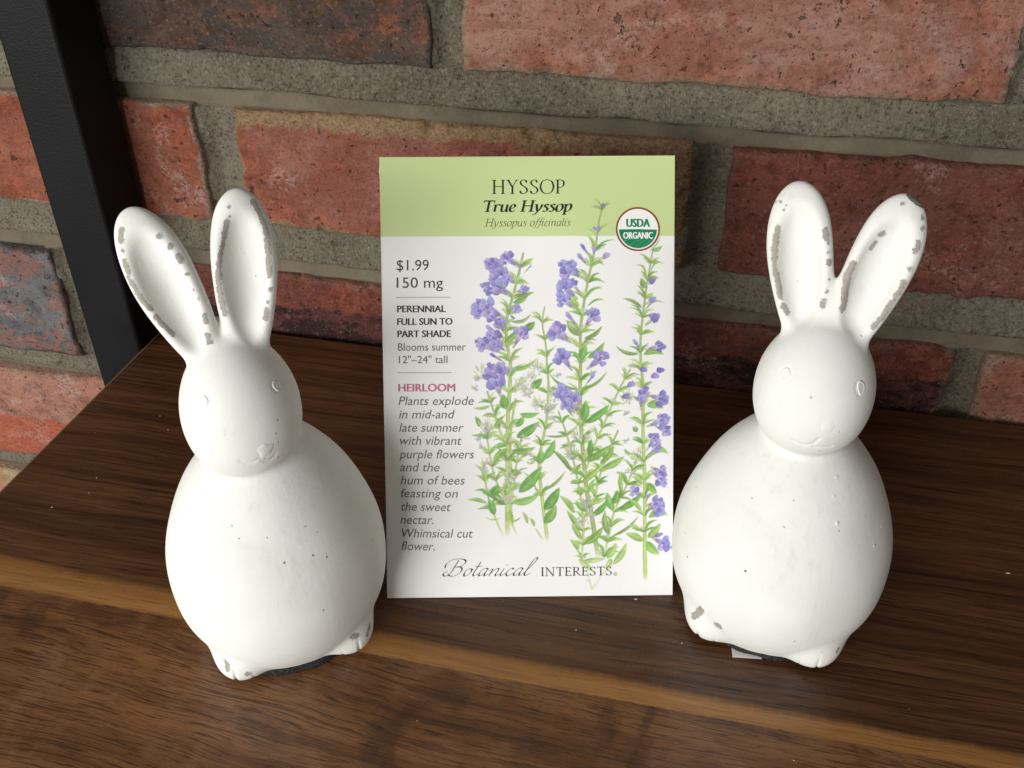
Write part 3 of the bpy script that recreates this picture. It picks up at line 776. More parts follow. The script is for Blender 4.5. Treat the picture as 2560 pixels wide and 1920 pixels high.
def leaf(b, t, w, g=None, bend=0.0, **k):
    b, t = np.array(b, float), np.array(t, float); d = t-b; L = np.linalg.norm(d)+1e-6; n = np.array([-d[1], d[0]])/L
    s = np.linspace(0, 1, 14)[:, None]
    c = b+d*s+n*bend*L*np.sin(np.pi*s*.9)
    g = GREENS[g if g is not None else random.randrange(len(GREENS))]
    jit = np.array([random.uniform(-12, 12)]*3)
    prof = (np.sin(np.pi*np.clip(s**.8, 0, 1))**.85)*w/2+.03
    dk = np.array(g[0])*.80+jit; lt = np.array(g[1])+jit
    poly(np.concatenate([c+n*prof, (c-n*prof)[::-1]]), dk, np.array(g[0])+jit, .92, (b, t), wash=14, **k)
    poly(np.concatenate([c+n*prof*.72, (c-n*prof*.05)[::-1]]), np.array(g[0])+jit, lt, .85, (b, t), wash=16, **k)
    if w > .9:
        poly(np.concatenate([c[:-2]+n*.045, (c[:-2]-n*.045)[::-1]]), lt*.6+90, lt*.6+90, .6, (b, t), **k)
PURP = [((128, 116, 196), (186, 178, 228)), ((104, 96, 178), (158, 150, 214)), ((146, 126, 196), (204, 190, 230)), ((120, 124, 204), (176, 180, 230)), ((92, 84, 164), (140, 134, 206))]
def lobe(c, r, ang, el, c0, c1, al=.92):
    a = np.linspace(0, 2*np.pi, 16, endpoint=False)
    wv = 1+.10*np.sin(3*a+c[0]*5)+.06*np.sin(5*a+c[1]*7)
    x, y = r*el*np.cos(a)*wv, r*np.sin(a)*wv
    P = np.stack([c[0]+x*np.cos(ang)-y*np.sin(ang), c[1]+x*np.sin(ang)+y*np.cos(ang)], 1)
    dd = np.array([np.cos(ang), np.sin(ang)])*r*el
    poly(P, np.array(c0)*.86, c0, al, (np.array(c)-dd, np.array(c)+dd), wash=12)
    Q = np.array(c)+(P-np.array(c))*.80+dd*.07
    poly(Q, c0, c1, .8, (np.array(c)-dd, np.array(c)+dd), wash=16)
def flower(c, r, root, open_=1.0):
    """two-lipped flower: tube from root to c with petals spreading beyond c"""
    c, root = np.array(c, float), np.array(root, float); d = c-root; L = np.linalg.norm(d)+1e-6; u = d/L
    ang = math.atan2(u[1], u[0]); n = np.array([-u[1], u[0]])
    k0, k1 = random.choice(PURP)
    tube = np.array([root-n*r*.14, root+n*r*.14, c+n*r*.42, c-n*r*.42])
    poly(tube, (112, 96, 158), k1, .9, (root, c), wash=12)
    if open_ > .5:
        for off, rr, fwd, el in ((-.66, .34, .10, 1.4), (.62, .36, .06, 1.3), (-.30, .34, .58, 1.2), (.30, .38, .64, 1.3), (0, .30, .30, 1.5), (.05, .26, .95, 1.1)):
            p0, p1 = random.choice(PURP)
            lobe(c+n*off*r*random.uniform(.8, 1.15)+u*fwd*r*random.uniform(.7, 1.2), rr*r*random.uniform(.75, 1.15), ang+off*.9+random.uniform(-.4, .4), el, p0, p1)
        poly([c-n*r*.20-u*r*.15, c+n*r*.20-u*r*.15, c+n*r*.10+u*r*.42, c-n*r*.12+u*r*.38], (72, 62, 150), (96, 84, 176), .75, (c, c+u*r), wash=10)
        for s in (-.55, -.2, .2, .5):
            ribbon([c+n*s*r*.4-u*r*.2, c+n*s*r+u*r*.8], .10, .05, (226, 220, 244), alpha=.75)
        for s in (-.35, .35):
            ribbon([c+u*r*.6, c+u*r*1.35+n*s*r], .05, .03, (170, 160, 200), alpha=.55)
    else:
        lobe(c, r*.42, ang, 2.0, k0, k1)
def bud(c, r, ang):
    k0, k1 = random.choice(PURP); lobe(c, r, ang, 1.5, k0, k1, .9)
def calyx(root, tip, w):
    g = random.choice([((150, 160, 110), (196, 206, 160)), ((140, 172, 90), (186, 208, 130)), ((150, 140, 150), (190, 190, 160))])
    root, tip = np.array(root), np.array(tip); d = tip-root; n = np.array([-d[1], d[0]])
    n = n/(np.linalg.norm(n)+1e-6)
    poly([root-n*w*.2, root+n*w*.2, root+d*.8+n*w*.5, tip+n*w*.3, tip-n*w*.35, root+d*.8-n*w*.5], g[0], g[1], .9, (root, tip), wash=16)
    for s in (-.5, 0, .5): poly([root+d*.9+n*(s-.15)*w, root+d*.9+n*(s+.15)*w, tip+d*.28+n*s*1.5*w], g[0], g[1], .85, (root, tip))

# green band and a soft unprinted margin under it
bl, br = art((958, 589.8)), art((1684, 585.8))
CV[my < (bl[1]+(br[1]-bl[1])*mx/PW)] = (198, 214, 152)
FB = art(B(1000, 1190))[1]
def stem(pts, w0, w1, c0=(140, 165, 86), c1=(176, 200, 104), fade=None):
    P = [art(p) for p in pts]
    ribbon(P, w0, w1, np.array(c0)*.82, np.array(c1)*.85, .95, fade=fade)
    P2 = [p+np.array([w0*.12, 0]) for p in P]
    ribbon(P2, w0*.55, w1*.55, np.array(c0)*1.12, np.array(c1)*1.12, .85, fade=fade)
    return crv(P, 10)
F1 = (art(B(900, 1180))[1], 5.0); F2 = (art(B(1500, 1330))[1], 6.0); F4 = (art(B(1825, 1480))[1], 3.0)

def whorl(c, up, size, n=5, leaves=2, lw=.9, spread=1.0, flowers=False):
    """narrow curved leaves and calyces round a node"""
    c = np.array(c); up = np.array(up)/np.linalg.norm(up); side = np.array([-up[1], up[0]])
    for k in range(n*2):
        s = random.uniform(-1, 1)*spread
        d = side*s+up*random.uniform(.35, 1.0)
        calyx(c+side*s*.15, c+d*size*random.uniform(.35, .6), size*.18)
    for k in range(leaves+1):
        for s in (-1, 1):
            t = c+side*s*size*random.uniform(.6, 1.15)+up*size*random.uniform(.1, .9)
            leaf(c, t, lw*random.uniform(.5, 1.0), bend=-s*random.uniform(.08, .3))
def along(P, every, fn, y0=None, y1=None):
    acc = 0; last = P[0]
    for a, b in zip(P[:-1], P[1:]):
        acc += np.linalg.norm(b-a)
        if acc > every:
            acc = 0
            if (y0 is None or b[1] > y0) and (y1 is None or b[1] < y1): fn(b, a-b)

# --- thin, pale back stems first
s7 = stem([B(1240, 330), B(1300, 500), B(1350, 700), B(1390, 900), B(1410, 1100), B(1400, 1330)], .45, .8, fade=F2)
s5 = stem([B(1720, 50), B(1640, 200), B(1540, 430), B(1480, 570), B(1430, 720)], .45, .7)
s5b = stem([B(1640, 460), B(1560, 650), B(1510, 800), B(1485, 950)], .5, .7)
s6 = stem([B(1770, 640), B(1700, 830), B(1620, 1000), B(1585, 1150), B(1548, 1320)], .5, .7, fade=F2)
s1b = stem([B(770, 200), B(800, 290), B(850, 450), B(895, 570)], .6, .8)
s1c = stem([B(760, 440), B(790, 640), B(830, 800), B(900, 960), B(930, 1080), B(985, 1200)], .45, .6, fade=F1)
s1d = stem([B(960, 250), B(935, 400), B(925, 560), B(935, 800)], .6, .6)
s1e = stem([B(745, 700), B(775, 900), B(820, 1040), B(880, 1180)], .45, .5, fade=F1)
s1f = stem([B(1000, 500), B(970, 650), B(950, 800), B(930, 960), B(940, 1100)], .5, .6, fade=F1)
s2 = stem([A(1235, 1130), A(1220, 1250), A(1245, 1420), A(1252, 1560), B(1175, 150), B(1165, 380), B(1140, 520), B(1115, 680), B(1130, 880), B(1160, 1120), B(1170, 1210)], .35, 1.15, fade=(F1[0]+1.6, 3.))
s3 = stem([A(1655, 400), A(1630, 480), A(1612, 580), A(1600, 680), A(1570, 820), A(1540, 960), A(1510, 1130), A(1490, 1300), A(1490, 1500), B(1388, 40), B(1385, 200), B(1390, 400), B(1405, 600), B(1430, 850), B(1460, 1000), B(1490, 1200), B(1512, 1330)], .35, 1.5, c1=(150, 165, 96), fade=F2)
s4 = stem([A(2010, 700), A(1985, 850), A(1960, 1000), A(1940, 1150), A(1920, 1350), A(1920, 1500), B(1795, 60), B(1805, 200), B(1805, 450), B(1815, 700), B(1820, 900), B(1820, 1150), B(1825, 1480)], .4, 1.25, fade=F4)
s1 = stem([A(1085, 745), A(1050, 900), A(1010, 1060), A(970, 1200), A(965, 1350), A(985, 1500), B(925, 10), B(920, 180), B(910, 350), B(905, 560), B(905, 780), B(905, 1000), B(905, 1170)], .6, 1.5, fade=F1)

# whorls of fine foliage on every stem
along(s7, 3.6, lambda c, u: whorl(c, u, 3.2, 4, 1, .8))
along(s5, 3.4, lambda c, u: whorl(c, u, 3.6, 4, 1, .8))
along(s5b, 4.2, lambda c, u: whorl(c, u, 3.6, 2, 1, .9))
along(s6, 4.4, lambda c, u: whorl(c, u, 4.4, 2, 1, 1.1))
along(s1b, 3.5, lambda c, u: whorl(c, u, 3.6, 4, 1, .8))
along(s1c, 3.8, lambda c, u: whorl(c, u, 4.2, 4, 1, .9), y1=F1[0]-7)
along(s1e, 4.0, lambda c, u: whorl(c, u, 4.0, 3, 1, .9), y1=F1[0]-8)
along(s1f, 4.0, lambda c, u: whorl(c, u, 4.0, 3, 1, .9), y1=F1[0]-8)
along(s2, 5.0, lambda c, u: whorl(c, u, 3.6, 3, 1, .8), y1=F1[0]-8)
along(s1, 4.6, lambda c, u: whorl(c, u, 4.6, 4, 1, 1.1), y1=F1[0]-10)
along(s3, 4.6, lambda c, u: whorl(c, u, 4.8, 4, 1, 1.0), y0=art(A(1600, 690))[1], y1=F2[0]-12)
along(s4, 5.0, lambda c, u: whorl(c, u, 4.0, 3, 1, .9), y1=art(B(1800, 1200))[1])
whorl(art(A(1645, 440)), (0, -1), 3.6, 0, 2, .35); whorl(art(A(1600, 620)), (0, -1), 4.0, 0, 1, .4)
bud(art(A(1652, 408)), .55, 1.4); bud(art(A(1595, 570)), .5, .4); bud(art(A(1620, 572)), .55, 2.4)

def L_(f, b, t, w, g, bend=0.0, **k): leaf(art(f(*b)), art(f(*t)), w, g, bend, **k)
# larger individual leaves
for f, b, t, w, g, bd in [
    (A, (1010, 1105), (1115, 1050), 1.5, 1, .1), (A, (1020, 1050), (1160, 1022), 1.0, 2, .1), (A, (995, 1240), (1135, 1175), 1.0, 2, .2), (A, (950, 1390), (1050, 1280), 1.9, 1, .1),
    (A, (1090, 1300), (1165, 1240), 2.2, 3, .05), (A, (1000, 1590), (1175, 1500), 1.2, 1, .12), (A, (1540, 1500), (1655, 1380), 1.9, 1, .12), (A, (1490, 1510), (1530, 1400), 2.4, 3, 0),
    (A, (1480, 1130), (1410, 1040), 1.8, 0, -.1), (A, (1515, 1360), (1640, 1260), 1.2, 2, .15), (A, (1480, 1340), (1395, 1230), 1.7, 2, -.1), (A, (1960, 1000), (1925, 920), 1.9, 3, -.1),
    (A, (1930, 1140), (1790, 1075), 1.0, 2, .1), (A, (1950, 1160), (2095, 1115), .6, 1, -.3), (A, (1960, 890), (1875, 840), .5, 1, .3), (A, (1990, 890), (2100, 835), .5, 1, -.4),
    (A, (1905, 1470), (1745, 1405), 1.1, 2, -.15), (A, (1940, 1470), (2085, 1485), 2.0, 1, -.2), (A, (1210, 1230), (1140, 1180), .5, 1, .3), (A, (1560, 840), (1660, 845), .7, 1, -.3),
    (A, (1560, 960), (1640, 900), .7, 2, -.3), (A, (1540, 1130), (1665, 1090), .6, 1, -.2), (A, (2000, 730), (2075, 690), 1.2, 1, .1), (A, (1985, 730), (2060, 620), .4, 4, .1),
    (B, (900, 560), (810, 585), 1.5, 3, .1), (B, (905, 585), (810, 690), 2.0, 1, .1), (B, (930, 600), (1090, 570), 2.0, 1, .12), (B, (965, 510), (1112, 402), 2.8, 3, .06),
    (B, (960, 440), (1010, 360), 1.8, 3, .1), (B, (985, 355), (1118, 340), 1.6, 3, .12), (B, (1060, 180), (1132, 115), 2.4, 3, .05), (B, (890, 320), (875, 220), 2.8, 3, .0),
    (B, (1140, 660), (1215, 520), 2.3, 3, .1), (B, (1120, 690), (1130, 590), 2.4, 3, .0), (B, (980, 880), (1130, 700), 3.4, 3, .05), (B, (940, 950), (1115, 885), 2.3, 1, .1),
    (B, (890, 965), (735, 890), 2.2, 3, .15), (B, (770, 950), (637, 935), 1.2, 1, .1), (B, (800, 900), (850, 830), 1.8, 3, 0), (B, (820, 1030), (780, 920), 2.2, 3, .0), (B, (915, 1000), (945, 1100), 2.4, 0, .1),
    (B, (760, 830), (690, 700), 1.4, 0, .2), (B, (720, 440), (688, 370), 1.4, 3, .1), (B, (790, 300), (675, 310), .9, 1, -.1), (B, (820, 440), (855, 385), 1.0, 2, 0),
    (B, (1150, 1000), (1248, 845), 3.2, 3, .04), (B, (1150, 1090), (1228, 965), 3.0, 1, .05), (B, (1140, 870), (1285, 730), .9, 2, .1), (B, (1100, 870), (1000, 740), .6, 1, .1),
    (B, (1420, 415), (1580, 285), 2.2, 3, .06), (B, (1405, 400), (1420, 260), 2.6, 3, .05), (B, (1400, 190), (1560, 60), .9, 1, .12), (B, (1370, 190), (1185, 70), .9, 2, -.15),
    (B, (1150, 500), (1380, 370), .8, 2, .25), (B, (1330, 740), (1185, 590), 1.4, 2, .08), (B, (1430, 660), (1590, 555), 2.2, 1, .08), (B, (1450, 640), (1460, 520), 1.9, 3, 0),
    (B, (1390, 820), (1550, 670), 1.7, 0, .05), (B, (1540, 720), (1680, 635), 2.2, 1, .06), (B, (1520, 690), (1610, 560), 1.8, 1, .08), (B, (1450, 950), (1560, 910), 1.5, 0, .1),
    (B, (1350, 1020), (1245, 905), 1.8, 0, .1), (B, (1380, 1120), (1300, 1000), 1.6, 1, .0), (B, (1440, 1010), (1360, 930), 1.8, 1, -.1), (B, (1470, 1040), (1570, 930), 2.0, 3, .08),
    (B, (1610, 1000), (1570, 880), 2.4, 3, -.08), (B, (1610, 960), (1635, 865), 2.2, 3, .08), (B, (1650, 1000), (1800, 890), 2.2, 3, .06), (B, (1665, 880), (1660, 740), 1.4, 0, -.05),
    (B, (1580, 1170), (1560, 1000), 1.9, 2, -.1), (B, (1600, 1180), (1775, 1035), .9, 2, .1), (B, (1420, 1230), (1540, 1110), 2.4, 1, .08), (B, (1400, 1200), (1330, 1090), 1.6, 0, 0),
    (B, (1380, 1270), (1320, 1200), 1.6, 0, .1), (B, (1570, 1330), (1630, 1220), 2.0, 0, .05), (B, (1610, 1370), (1695, 1220), 2.0, 0, .08), (B, (1680, 590), (1740, 620), 1.0, 1, .2),
    (B, (1840, 640), (1980, 640), 2.2, 1, -.35), (B, (1830, 290), (1940, 320), 2.6, 1, -.15), (B, (1830, 820), (1900, 890), 2.2, 1, 0), (B, (1845, 1050), (1975, 1050), 2.6, 1, -.3),
    (B, (1810, 1210), (1690, 1160), 2.2, 0, .05), (B, (1830, 1215), (1922, 1300), 2.6, 1, .08), (B, (1840, 1190), (1925, 1090), 2.2, 0, .05), (B, (1800, 1010), (1705, 930), 1.4, 0, .1), (B, (1800, 830), (1730, 780), 1.6, 0, .2),
    (B, (1790, 1130), (1705, 1110), 1.2, 0, .1), (B, (1770, 470), (1735, 440), 1.6, 2, 0), (B, (1040, 1090), (1000, 1010), 1.0, 0, .1), (B, (1085, 1110), (1050, 1050), 1.0, 0, .1), (B, (1090, 1120), (1140, 1200), .4, 0, 0), (B, (930, 1080), (995, 1040), .5, 0, .1), (B, (860, 1050), (755, 1035), .4, 0, -.2)]:
    L_(f, b, t, w, g, bd)
# pale buds in the foliage
for x, y in [(700, 120), (690, 190), (720, 530), (740, 580), (1060, 690), (1050, 630), (1330, 580), (1320, 645), (1460, 1045), (930, 780), (900, 930), (1710, 750), (1745, 760), (1690, 540), (1700, 230), (1725, 150), (1735, 40), (1685, 350), (1200, 390), (1235, 105), (1030, 190), (1045, 235), (955, 855), (860, 930), (1435, 990), (1400, 1090), (770, 460), (1190, 320), (1110, 440), (1020, 520), (1470, 90), (940, 50)]:
    p = art(B(x, y))
    for k in range(5):
        a = random.uniform(0, 6.28); calyx(p, p+np.array([math.cos(a), -abs(math.sin(a))])*random.uniform(.8, 1.6), .45)
    for k in range(4):
        c = p+np.array([random.uniform(-.9, .9), random.uniform(-.9, .5)])
        lobe(c, random.uniform(.16, .34), random.uniform(0, 3), 1.4, (160, 146, 200), (206, 196, 226), .75)
# soft grey-green flower heads still in bud
for x, y, r in [(745, 100, 3.4), (1040, 130, 3.0), (1035, 215, 2.4), (985, 180, 2.4), (920, 800, 4.0), (760, 460, 3.2), (750, 720, 3.0), (1210, 240, 3.0), (1110, 300, 2.4), (1400, 1080, 3.0), (1380, 500, 2.6), (1335, 620, 2.4), (1690, 260, 2.8), (1770, 650, 3.2), (1100, 60, 2.6), (1440, 960, 3.0), (900, 930, 2.4), (1180, 330, 2.4)]:
    c0 = art(B(x, y))
    for k in range(26):
        a = random.uniform(0, 6.28); q = random.uniform(.1, 1)*r
        c = c0+np.array([math.cos(a)*q*.6, math.sin(a)*q*.7])
        d = np.array([math.cos(a)*.7, -.7+math.sin(a)*.5]); calyx(c, c+d*random.uniform(.9, 1.8), random.uniform(.25, .5))
    for k in range(6):
        c = c0+np.array([random.uniform(-.5, .5), random.uniform(-.6, .5)])*r
        lobe(c, random.uniform(.15, .36), random.uniform(0, 3), 1.3, (168, 152, 200), (216, 206, 228), .7)
# flowers: (frame, centre, radius mm, root on the stem)
FL = [(A, (1000, 800), 1.5, (1060, 860)), (A, (975, 790), 2.6, (1050, 850)), (A, (1062, 830), .9, (1060, 900)), (A, (1132, 845), .7, (1090, 890)), (A, (900, 850), 3.2, (1020, 960)), (A, (850, 830), 2.4, (960, 880)),
      (A, (935, 905), 3.0, (1020, 965)), (A, (985, 940), 2.0, (1030, 970)), (A, (920, 1000), 3.4, (990, 1060)), (A, (855, 1005), 3.0, (960, 1040)), (A, (880, 940), 2.2, (960, 990)), (A, (1080, 1012), 1.8, (1030, 1030)),
      (A, (830, 1140), 3.4, (960, 1220)), (A, (780, 1170), 3.3, (900, 1230)), (A, (870, 1210), 2.4, (950, 1290)), (A, (1030, 1145), 1.8, (975, 1130)), (A, (1010, 1210), .9, (985, 1190)), (A, (925, 1260), 2.4, (950, 1330)),
      (A, (840, 1285), 1.6, (950, 1360)), (A, (1065, 1330), 2.7, (1010, 1430)), (A, (885, 1365), 3.2, (960, 1420)), (A, (805, 1410), 2.8, (940, 1470)), (A, (865, 1480), 1.3, (960, 1540)), (A, (910, 1420), 2.2, (960, 1450)),
      (B, (815, 90), 3.2, (870, 190)), (B, (860, 75), 3.0, (890, 170)), (B, (835, 160), 3.4, (860, 240)),
      (A, (1505, 700), 1.3, (1560, 780)), (A, (1590, 715), 1.5, (1580, 770)), (A, (1485, 770), 1.5, (1540, 840)), (A, (1410, 870), 3.2, (1510, 930)), (A, (1430, 850), 2.2, (1500, 900)), (A, (1440, 975), 1.8, (1500, 1050)),
      (A, (1385, 1000), 3.2, (1470, 1080)), (A, (1380, 1090), 2.7, (1450, 1150)), (A, (1405, 1195), 1.7, (1470, 1280)), (A, (1570, 1200), 2.7, (1515, 1290)), (A, (1345, 1310), 3.2, (1420, 1390)), (A, (1310, 1330), 2.6, (1400, 1380)),
      (A, (1370, 1500), 3.1, (1430, 1590)), (A, (1620, 1510), 3.2, (1535, 1580)),
      (B, (1270, 215), 2.8, (1330, 340)), (B, (1310, 250), 3.0, (1350, 350)), (B, (1350, 260), 2.8, (1370, 360)), (B, (1295, 300), 2.2, (1340, 370)), (B, (1470, 100), 1.2, (1420, 160)),
      (A, (2045, 1415), 2.0, (1950, 1440)), (A, (2010, 1215), 1.9, (1950, 1270)), (A, (1880, 1385), 1.4, (1920, 1440)),
      (B, (1810, 215), 2.3, (1790, 320)), (B, (1790, 255), 1.8, (1790, 330)), (B, (1920, 250), 2.9, (1840, 230)), (B, (1925, 400), 2.7, (1830, 440)), (B, (1955, 470), 2.0, (1880, 430)), (B, (1880, 520), 2.2, (1830, 600)), (B, (1890, 585), 2.0, (1840, 640)),
      (B, (1920, 745), 2.6, (1860, 710)), (B, (1925, 790), 2.6, (1865, 740)), (B, (1755, 880), 2.1, (1800, 920)), (B, (1890, 960), 2.8, (1830, 970)), (B, (1905, 1000), 2.8, (1840, 980)), (B, (1915, 1170), 1.7, (1860, 1190)), (B, (1940, 1225), 2.9, (1870, 1190)), (B, (1845, 905), 1.1, (1820, 960))]
for f, c, r, ro in FL:
    cc, rr = art(f(*c)), art(f(*ro))
    calyx(rr, rr+(cc-rr)*.55, max(.5, r*.42))
    flower(cc, r*.92, rr+(cc-rr)*.3, 1.0 if r > 1.7 else 0)
for x, y, a in [(1672, 765, -.5), (2003, 945, -.6), (2003, 1080, -.6), (2020, 1212, -.6)]:
    calyx(art(A(x-70, y+45)), art(A(x-25, y+18)), .7); bud(art(A(x, y)), .85, a)
for x, y in [(2060, 1585), (2025, 1625), (1940, 1583)]: bud(art(A(x, y)), .8, .15)
for x, y in [(1920, 60), (1885, 98), (1690, 235), (1725, 155)]: bud(art(B(x, y)), .85, -.1)
# pale overlapping sprigs where the drawing runs out
for a, b in [((1400, 1300), (1465, 1540)), ((1465, 1540), (1530, 1440)), ((1530, 1440), (1640, 1330)), ((1440, 1470), (1465, 1540))]:
    ribbon([art(B(*a)), art(B((a[0]+b[0])/2+8, (a[1]+b[1])/2)), art(B(*b))], .9, .35, (188, 210, 150), (200, 216, 168), .55)
for a, b in [((1400, 1350), (1560, 1330)), ((1380, 1330), (1480, 1420)), ((1600, 1330), (1560, 1400))]:
    leaf(art(B(*a)), art(B(*b)), 1.6, 4)

# down-sample to the vertex grid
IMG = CV[:GH*SS, :GW*SS].reshape(GH, SS, GW, SS, 3).mean((1, 3))
del CV
IMG = np.clip(IMG, 0, 255)/255
INK = np.where(IMG <= .04045, IMG/12.92, ((IMG+.055)/1.055)**2.4)*1.0

# ---- the packet itself
PH_LEAN = math.radians(30.6); PH_HEAD = math.radians(13.45)
packet = empty('seed_packet', (-82.21*MM, 190.04*MM, .3*MM), PH_HEAD)
tag(packet, 'green and white paper seed packet with purple hyssop flowers, leaning between the two white bunnies', 'seed packet')
def bulge(u, v):
    """paper rising towards the viewer, mm; v measured up from the foot"""
    a = np.sin(np.pi*np.clip(u/PW, 0, 1))*np.sin(np.pi*np.clip(v/PH, 0, 1))
    b = .55*np.sin(u*.055+.6)*np.sin(v*.043+1.0)+.22*np.sin(u*.13+v*.05)*np.exp(-((v-108)/20)**2)
    corner = -1.1*np.exp(-((u/16)**2+((v-22)/34)**2))
    return 1.5*a**.7+b*a**.3+corner*(1-np.exp(-((v+2)/12)**2))
def pk(u, v, off=0.0):
    """packet sheet coordinates (mm) to the packet's local frame"""
    u = np.asarray(u, float); v = np.asarray(v, float)
    n = bulge(u, v)+off
    c, s = math.cos(PH_LEAN), math.sin(PH_LEAN)
    return np.stack([u, v*s-n*c, v*c+n*s], -1)*MM
def paper_material():
    n = NT('printed_paper'); p = n.n('ShaderNodeTexCoord').outputs['Object']
    col = n.attr('ink', 'Color')
    f = n.noise(n.mapping(p, scale=(1, 1, 1)), 2600, 3, .6); g = n.noise(p, 60, 3, .5)
    col = n.mix(n.ramp(f, .3, .7, 0, .05), col, (.55, .54, .52))
    h = n.math('ADD', n.math('MULTIPLY', f, .06), n.math('MULTIPLY', g, .9))
    return n.out(col, .42, n.bump(h, .35, .0006), spec=.40)
M_PAPER = paper_material()
def white_paper():
    n = NT('plain_paper'); p = n.n('ShaderNodeTexCoord').outputs['Object']
    f = n.noise(p, 900, 3, .6)
    return n.out(n.mix(f, (.74, .73, .72), (.80, .79, .78)), .55, n.bump(f, .3, .0002))
M_WHITE = white_paper()
us = np.linspace(0, PW, GW); vs = np.linspace(PH, 0, GH)
U, Vv = np.meshgrid(us, vs, indexing='ij')
ragL = np.where((U < .01), .025*vnoise(Vv*.8, Vv*0, 3.0)-.25*np.exp(-((Vv-130.7)/.9)**2), 0)
front = mesh_obj('front_panel', pk(U+ragL, Vv).reshape(-1, 3), grid_faces(GW, GH, flip=True), M_PAPER, packet,
                 colors=INK.transpose(1, 0, 2).reshape(-1, 3))
front['label'] = 'printed front with a green band and painted purple flowering herb stems'
# back sheet and the folded edges
nu, nv = 30, 44
U2, V2 = np.meshgrid(np.linspace(.02, PW-.02, nu), np.linspace(.02, PH-.02, nv), indexing='ij')
bk = pk(U2, V2, 0); th = .22+1.6*(np.sin(np.pi*U2/PW)*np.sin(np.pi*V2/PH))**.6
c_, s_ = math.cos(PH_LEAN), math.sin(PH_LEAN)
bk = bk+np.stack([0*th, th*c_, -th*s_], -1)*MM
mesh_obj('back_panel', bk.reshape(-1, 3), grid_faces(nu, nv), M_WHITE, packet)
loop = [(u, 0) for u in np.linspace(0, PW, 60)]+[(PW, v) for v in np.linspace(0, PH, 90)]+[(u, PH) for u in np.linspace(PW, 0, 60)]+[(0, v) for v in np.linspace(PH, 0, 90)]
lp = np.array(loop); a0 = pk(lp[:, 0], lp[:, 1], -.004); a1 = a0+np.array([0, .26*c_, -.26*s_])*MM
N = len(lp)
mesh_obj('folded_edge', np.concatenate([a0, a1]), [(i, (i+1) % N, (i+1) % N+N, i+N) for i in range(N)], M_WHITE, packet, smooth=False)

# ------------------------------------------------------------------ lettering
def ink(name, rgb, rough=.45): return NT(name).out(lin(*rgb), rough, spec=.35)
INK_BLACK = ink('ink_black', (38, 36, 34)); INK_GREY = ink('ink_grey', (92, 88, 86)); INK_DARK = ink('ink_dark_grey', (58, 55, 54))
INK_OLIVE = ink('ink_olive', (82, 92, 52)); INK_PINK = ink('ink_pink', (190, 92, 138)); INK_GREEN = ink('ink_green', (20, 128, 84))
INK_BROWN = ink('ink_brown', (140, 78, 40)); INK_WHITE = ink('ink_white', (240, 240, 238)); INK_RULE = ink('ink_rule', (140, 136, 134)); INK_PALE = ink('ink_pale_green', (120, 190, 150))

def lay(name, P2, faces, mat, parent, off):
    """P2: (n,2) in artwork units -> printed on the sheet"""
    q = art(P2); o = mesh_obj(name, pk(q[:, 0], PH-q[:, 1], off), faces, mat, parent, smooth=False)
    return o
def font_mesh(text, bold=0.0, shear=0.0):
    cu = bpy.data.curves.new('t', 'FONT'); cu.body = text; cu.offset = bold; cu.shear = shear; cu.resolution_u = 3
    ob = bpy.data.objects.new('t', cu); COL.objects.link(ob)
    bpy.context.view_layer.update()
    me = bpy.data.meshes.new_from_object(ob)
    V = np.array([v.co[:2] for v in me.vertices]); F = [tuple(p.vertices) for p in me.polygons]
    bpy.data.objects.remove(ob); bpy.data.curves.remove(cu); bpy.data.meshes.remove(me)
    return V, F
def unit_heights():
    V, F = font_mesh('H'); cap = V[:, 1].max()
    return cap
CAP = unit_heights()
# baselines tilt with the sheet: in the artwork frame the rows fall slightly
def sans(name, text, x0, x1, base, cap, mat, bold=0.0, shear=0.0, label=None, off=.05, parent=None, heavy=0.0):
    V, F = font_mesh(text, bold, shear)
    V = V.copy(); xs = (V[:, 0]-V[:, 0].min())/(V[:, 0].max()-V[:, 0].min())
    P = np.stack([x0+xs*(x1-x0), base-V[:, 1]/CAP*cap-(xs*(x1-x0))*.0085], 1)
    if heavy:       # heavier face: overprinted with a hair of spread
        m = len(P); Q = art(P); V3 = []; F3 = []
        for k, dx in enumerate((-heavy, 0, heavy)):
            V3.append(pk(art(P+[dx, 0])[:, 0], PH-Q[:, 1], off+.012*k)); F3 += [tuple(i+k*m for i in f) for f in F]
        o = mesh_obj(name, np.concatenate(V3), F3, mat, parent or packet, smooth=False)
    else:
        o = lay(name, P, F, mat, parent or packet, off)
    if label: o['label'] = label
    return o

# --- roman and italic capitals drawn as broad-nib strokes
def nib(strokes, thick, thin, ang=0.0, n=7):
    """strokes: (kind, pts[, weight]); returns verts, faces in glyph units"""
    V, F = [], []
    for st in strokes:
        k, pts = st[0], st[1]; wt = st[2] if len(st) > 2 else 1.0
        P = crv(pts, n) if k == 'C' else np.array(pts, float)
        if k == 'L' and len(P) == 2: P = np.linspace(P[0], P[1], 3)
        d = np.gradient(P, axis=0); L = np.linalg.norm(d, axis=1)[:, None]+1e-9; d = d/L
        th = np.arctan2(d[:, 1], d[:, 0])
        w = np.maximum(thin, thick*np.abs(np.sin(th-ang))**1.4)*wt
        if k == 'S': w = w*0+thin*wt
        nn = np.stack([-d[:, 1], d[:, 0]], 1)
        b = len(V)
        V += list(P+nn*w[:, None]/2)+list(P-nn*w[:, None]/2)
        m = len(P)
        F += [(b+i, b+m+i, b+m+i+1, b+i+1) for i in range(m-1)]
    return V, F
def ser(x, y, w=.26, t=1.0): return ('S', [(x-w/2, y), (x+w/2, y)], t)
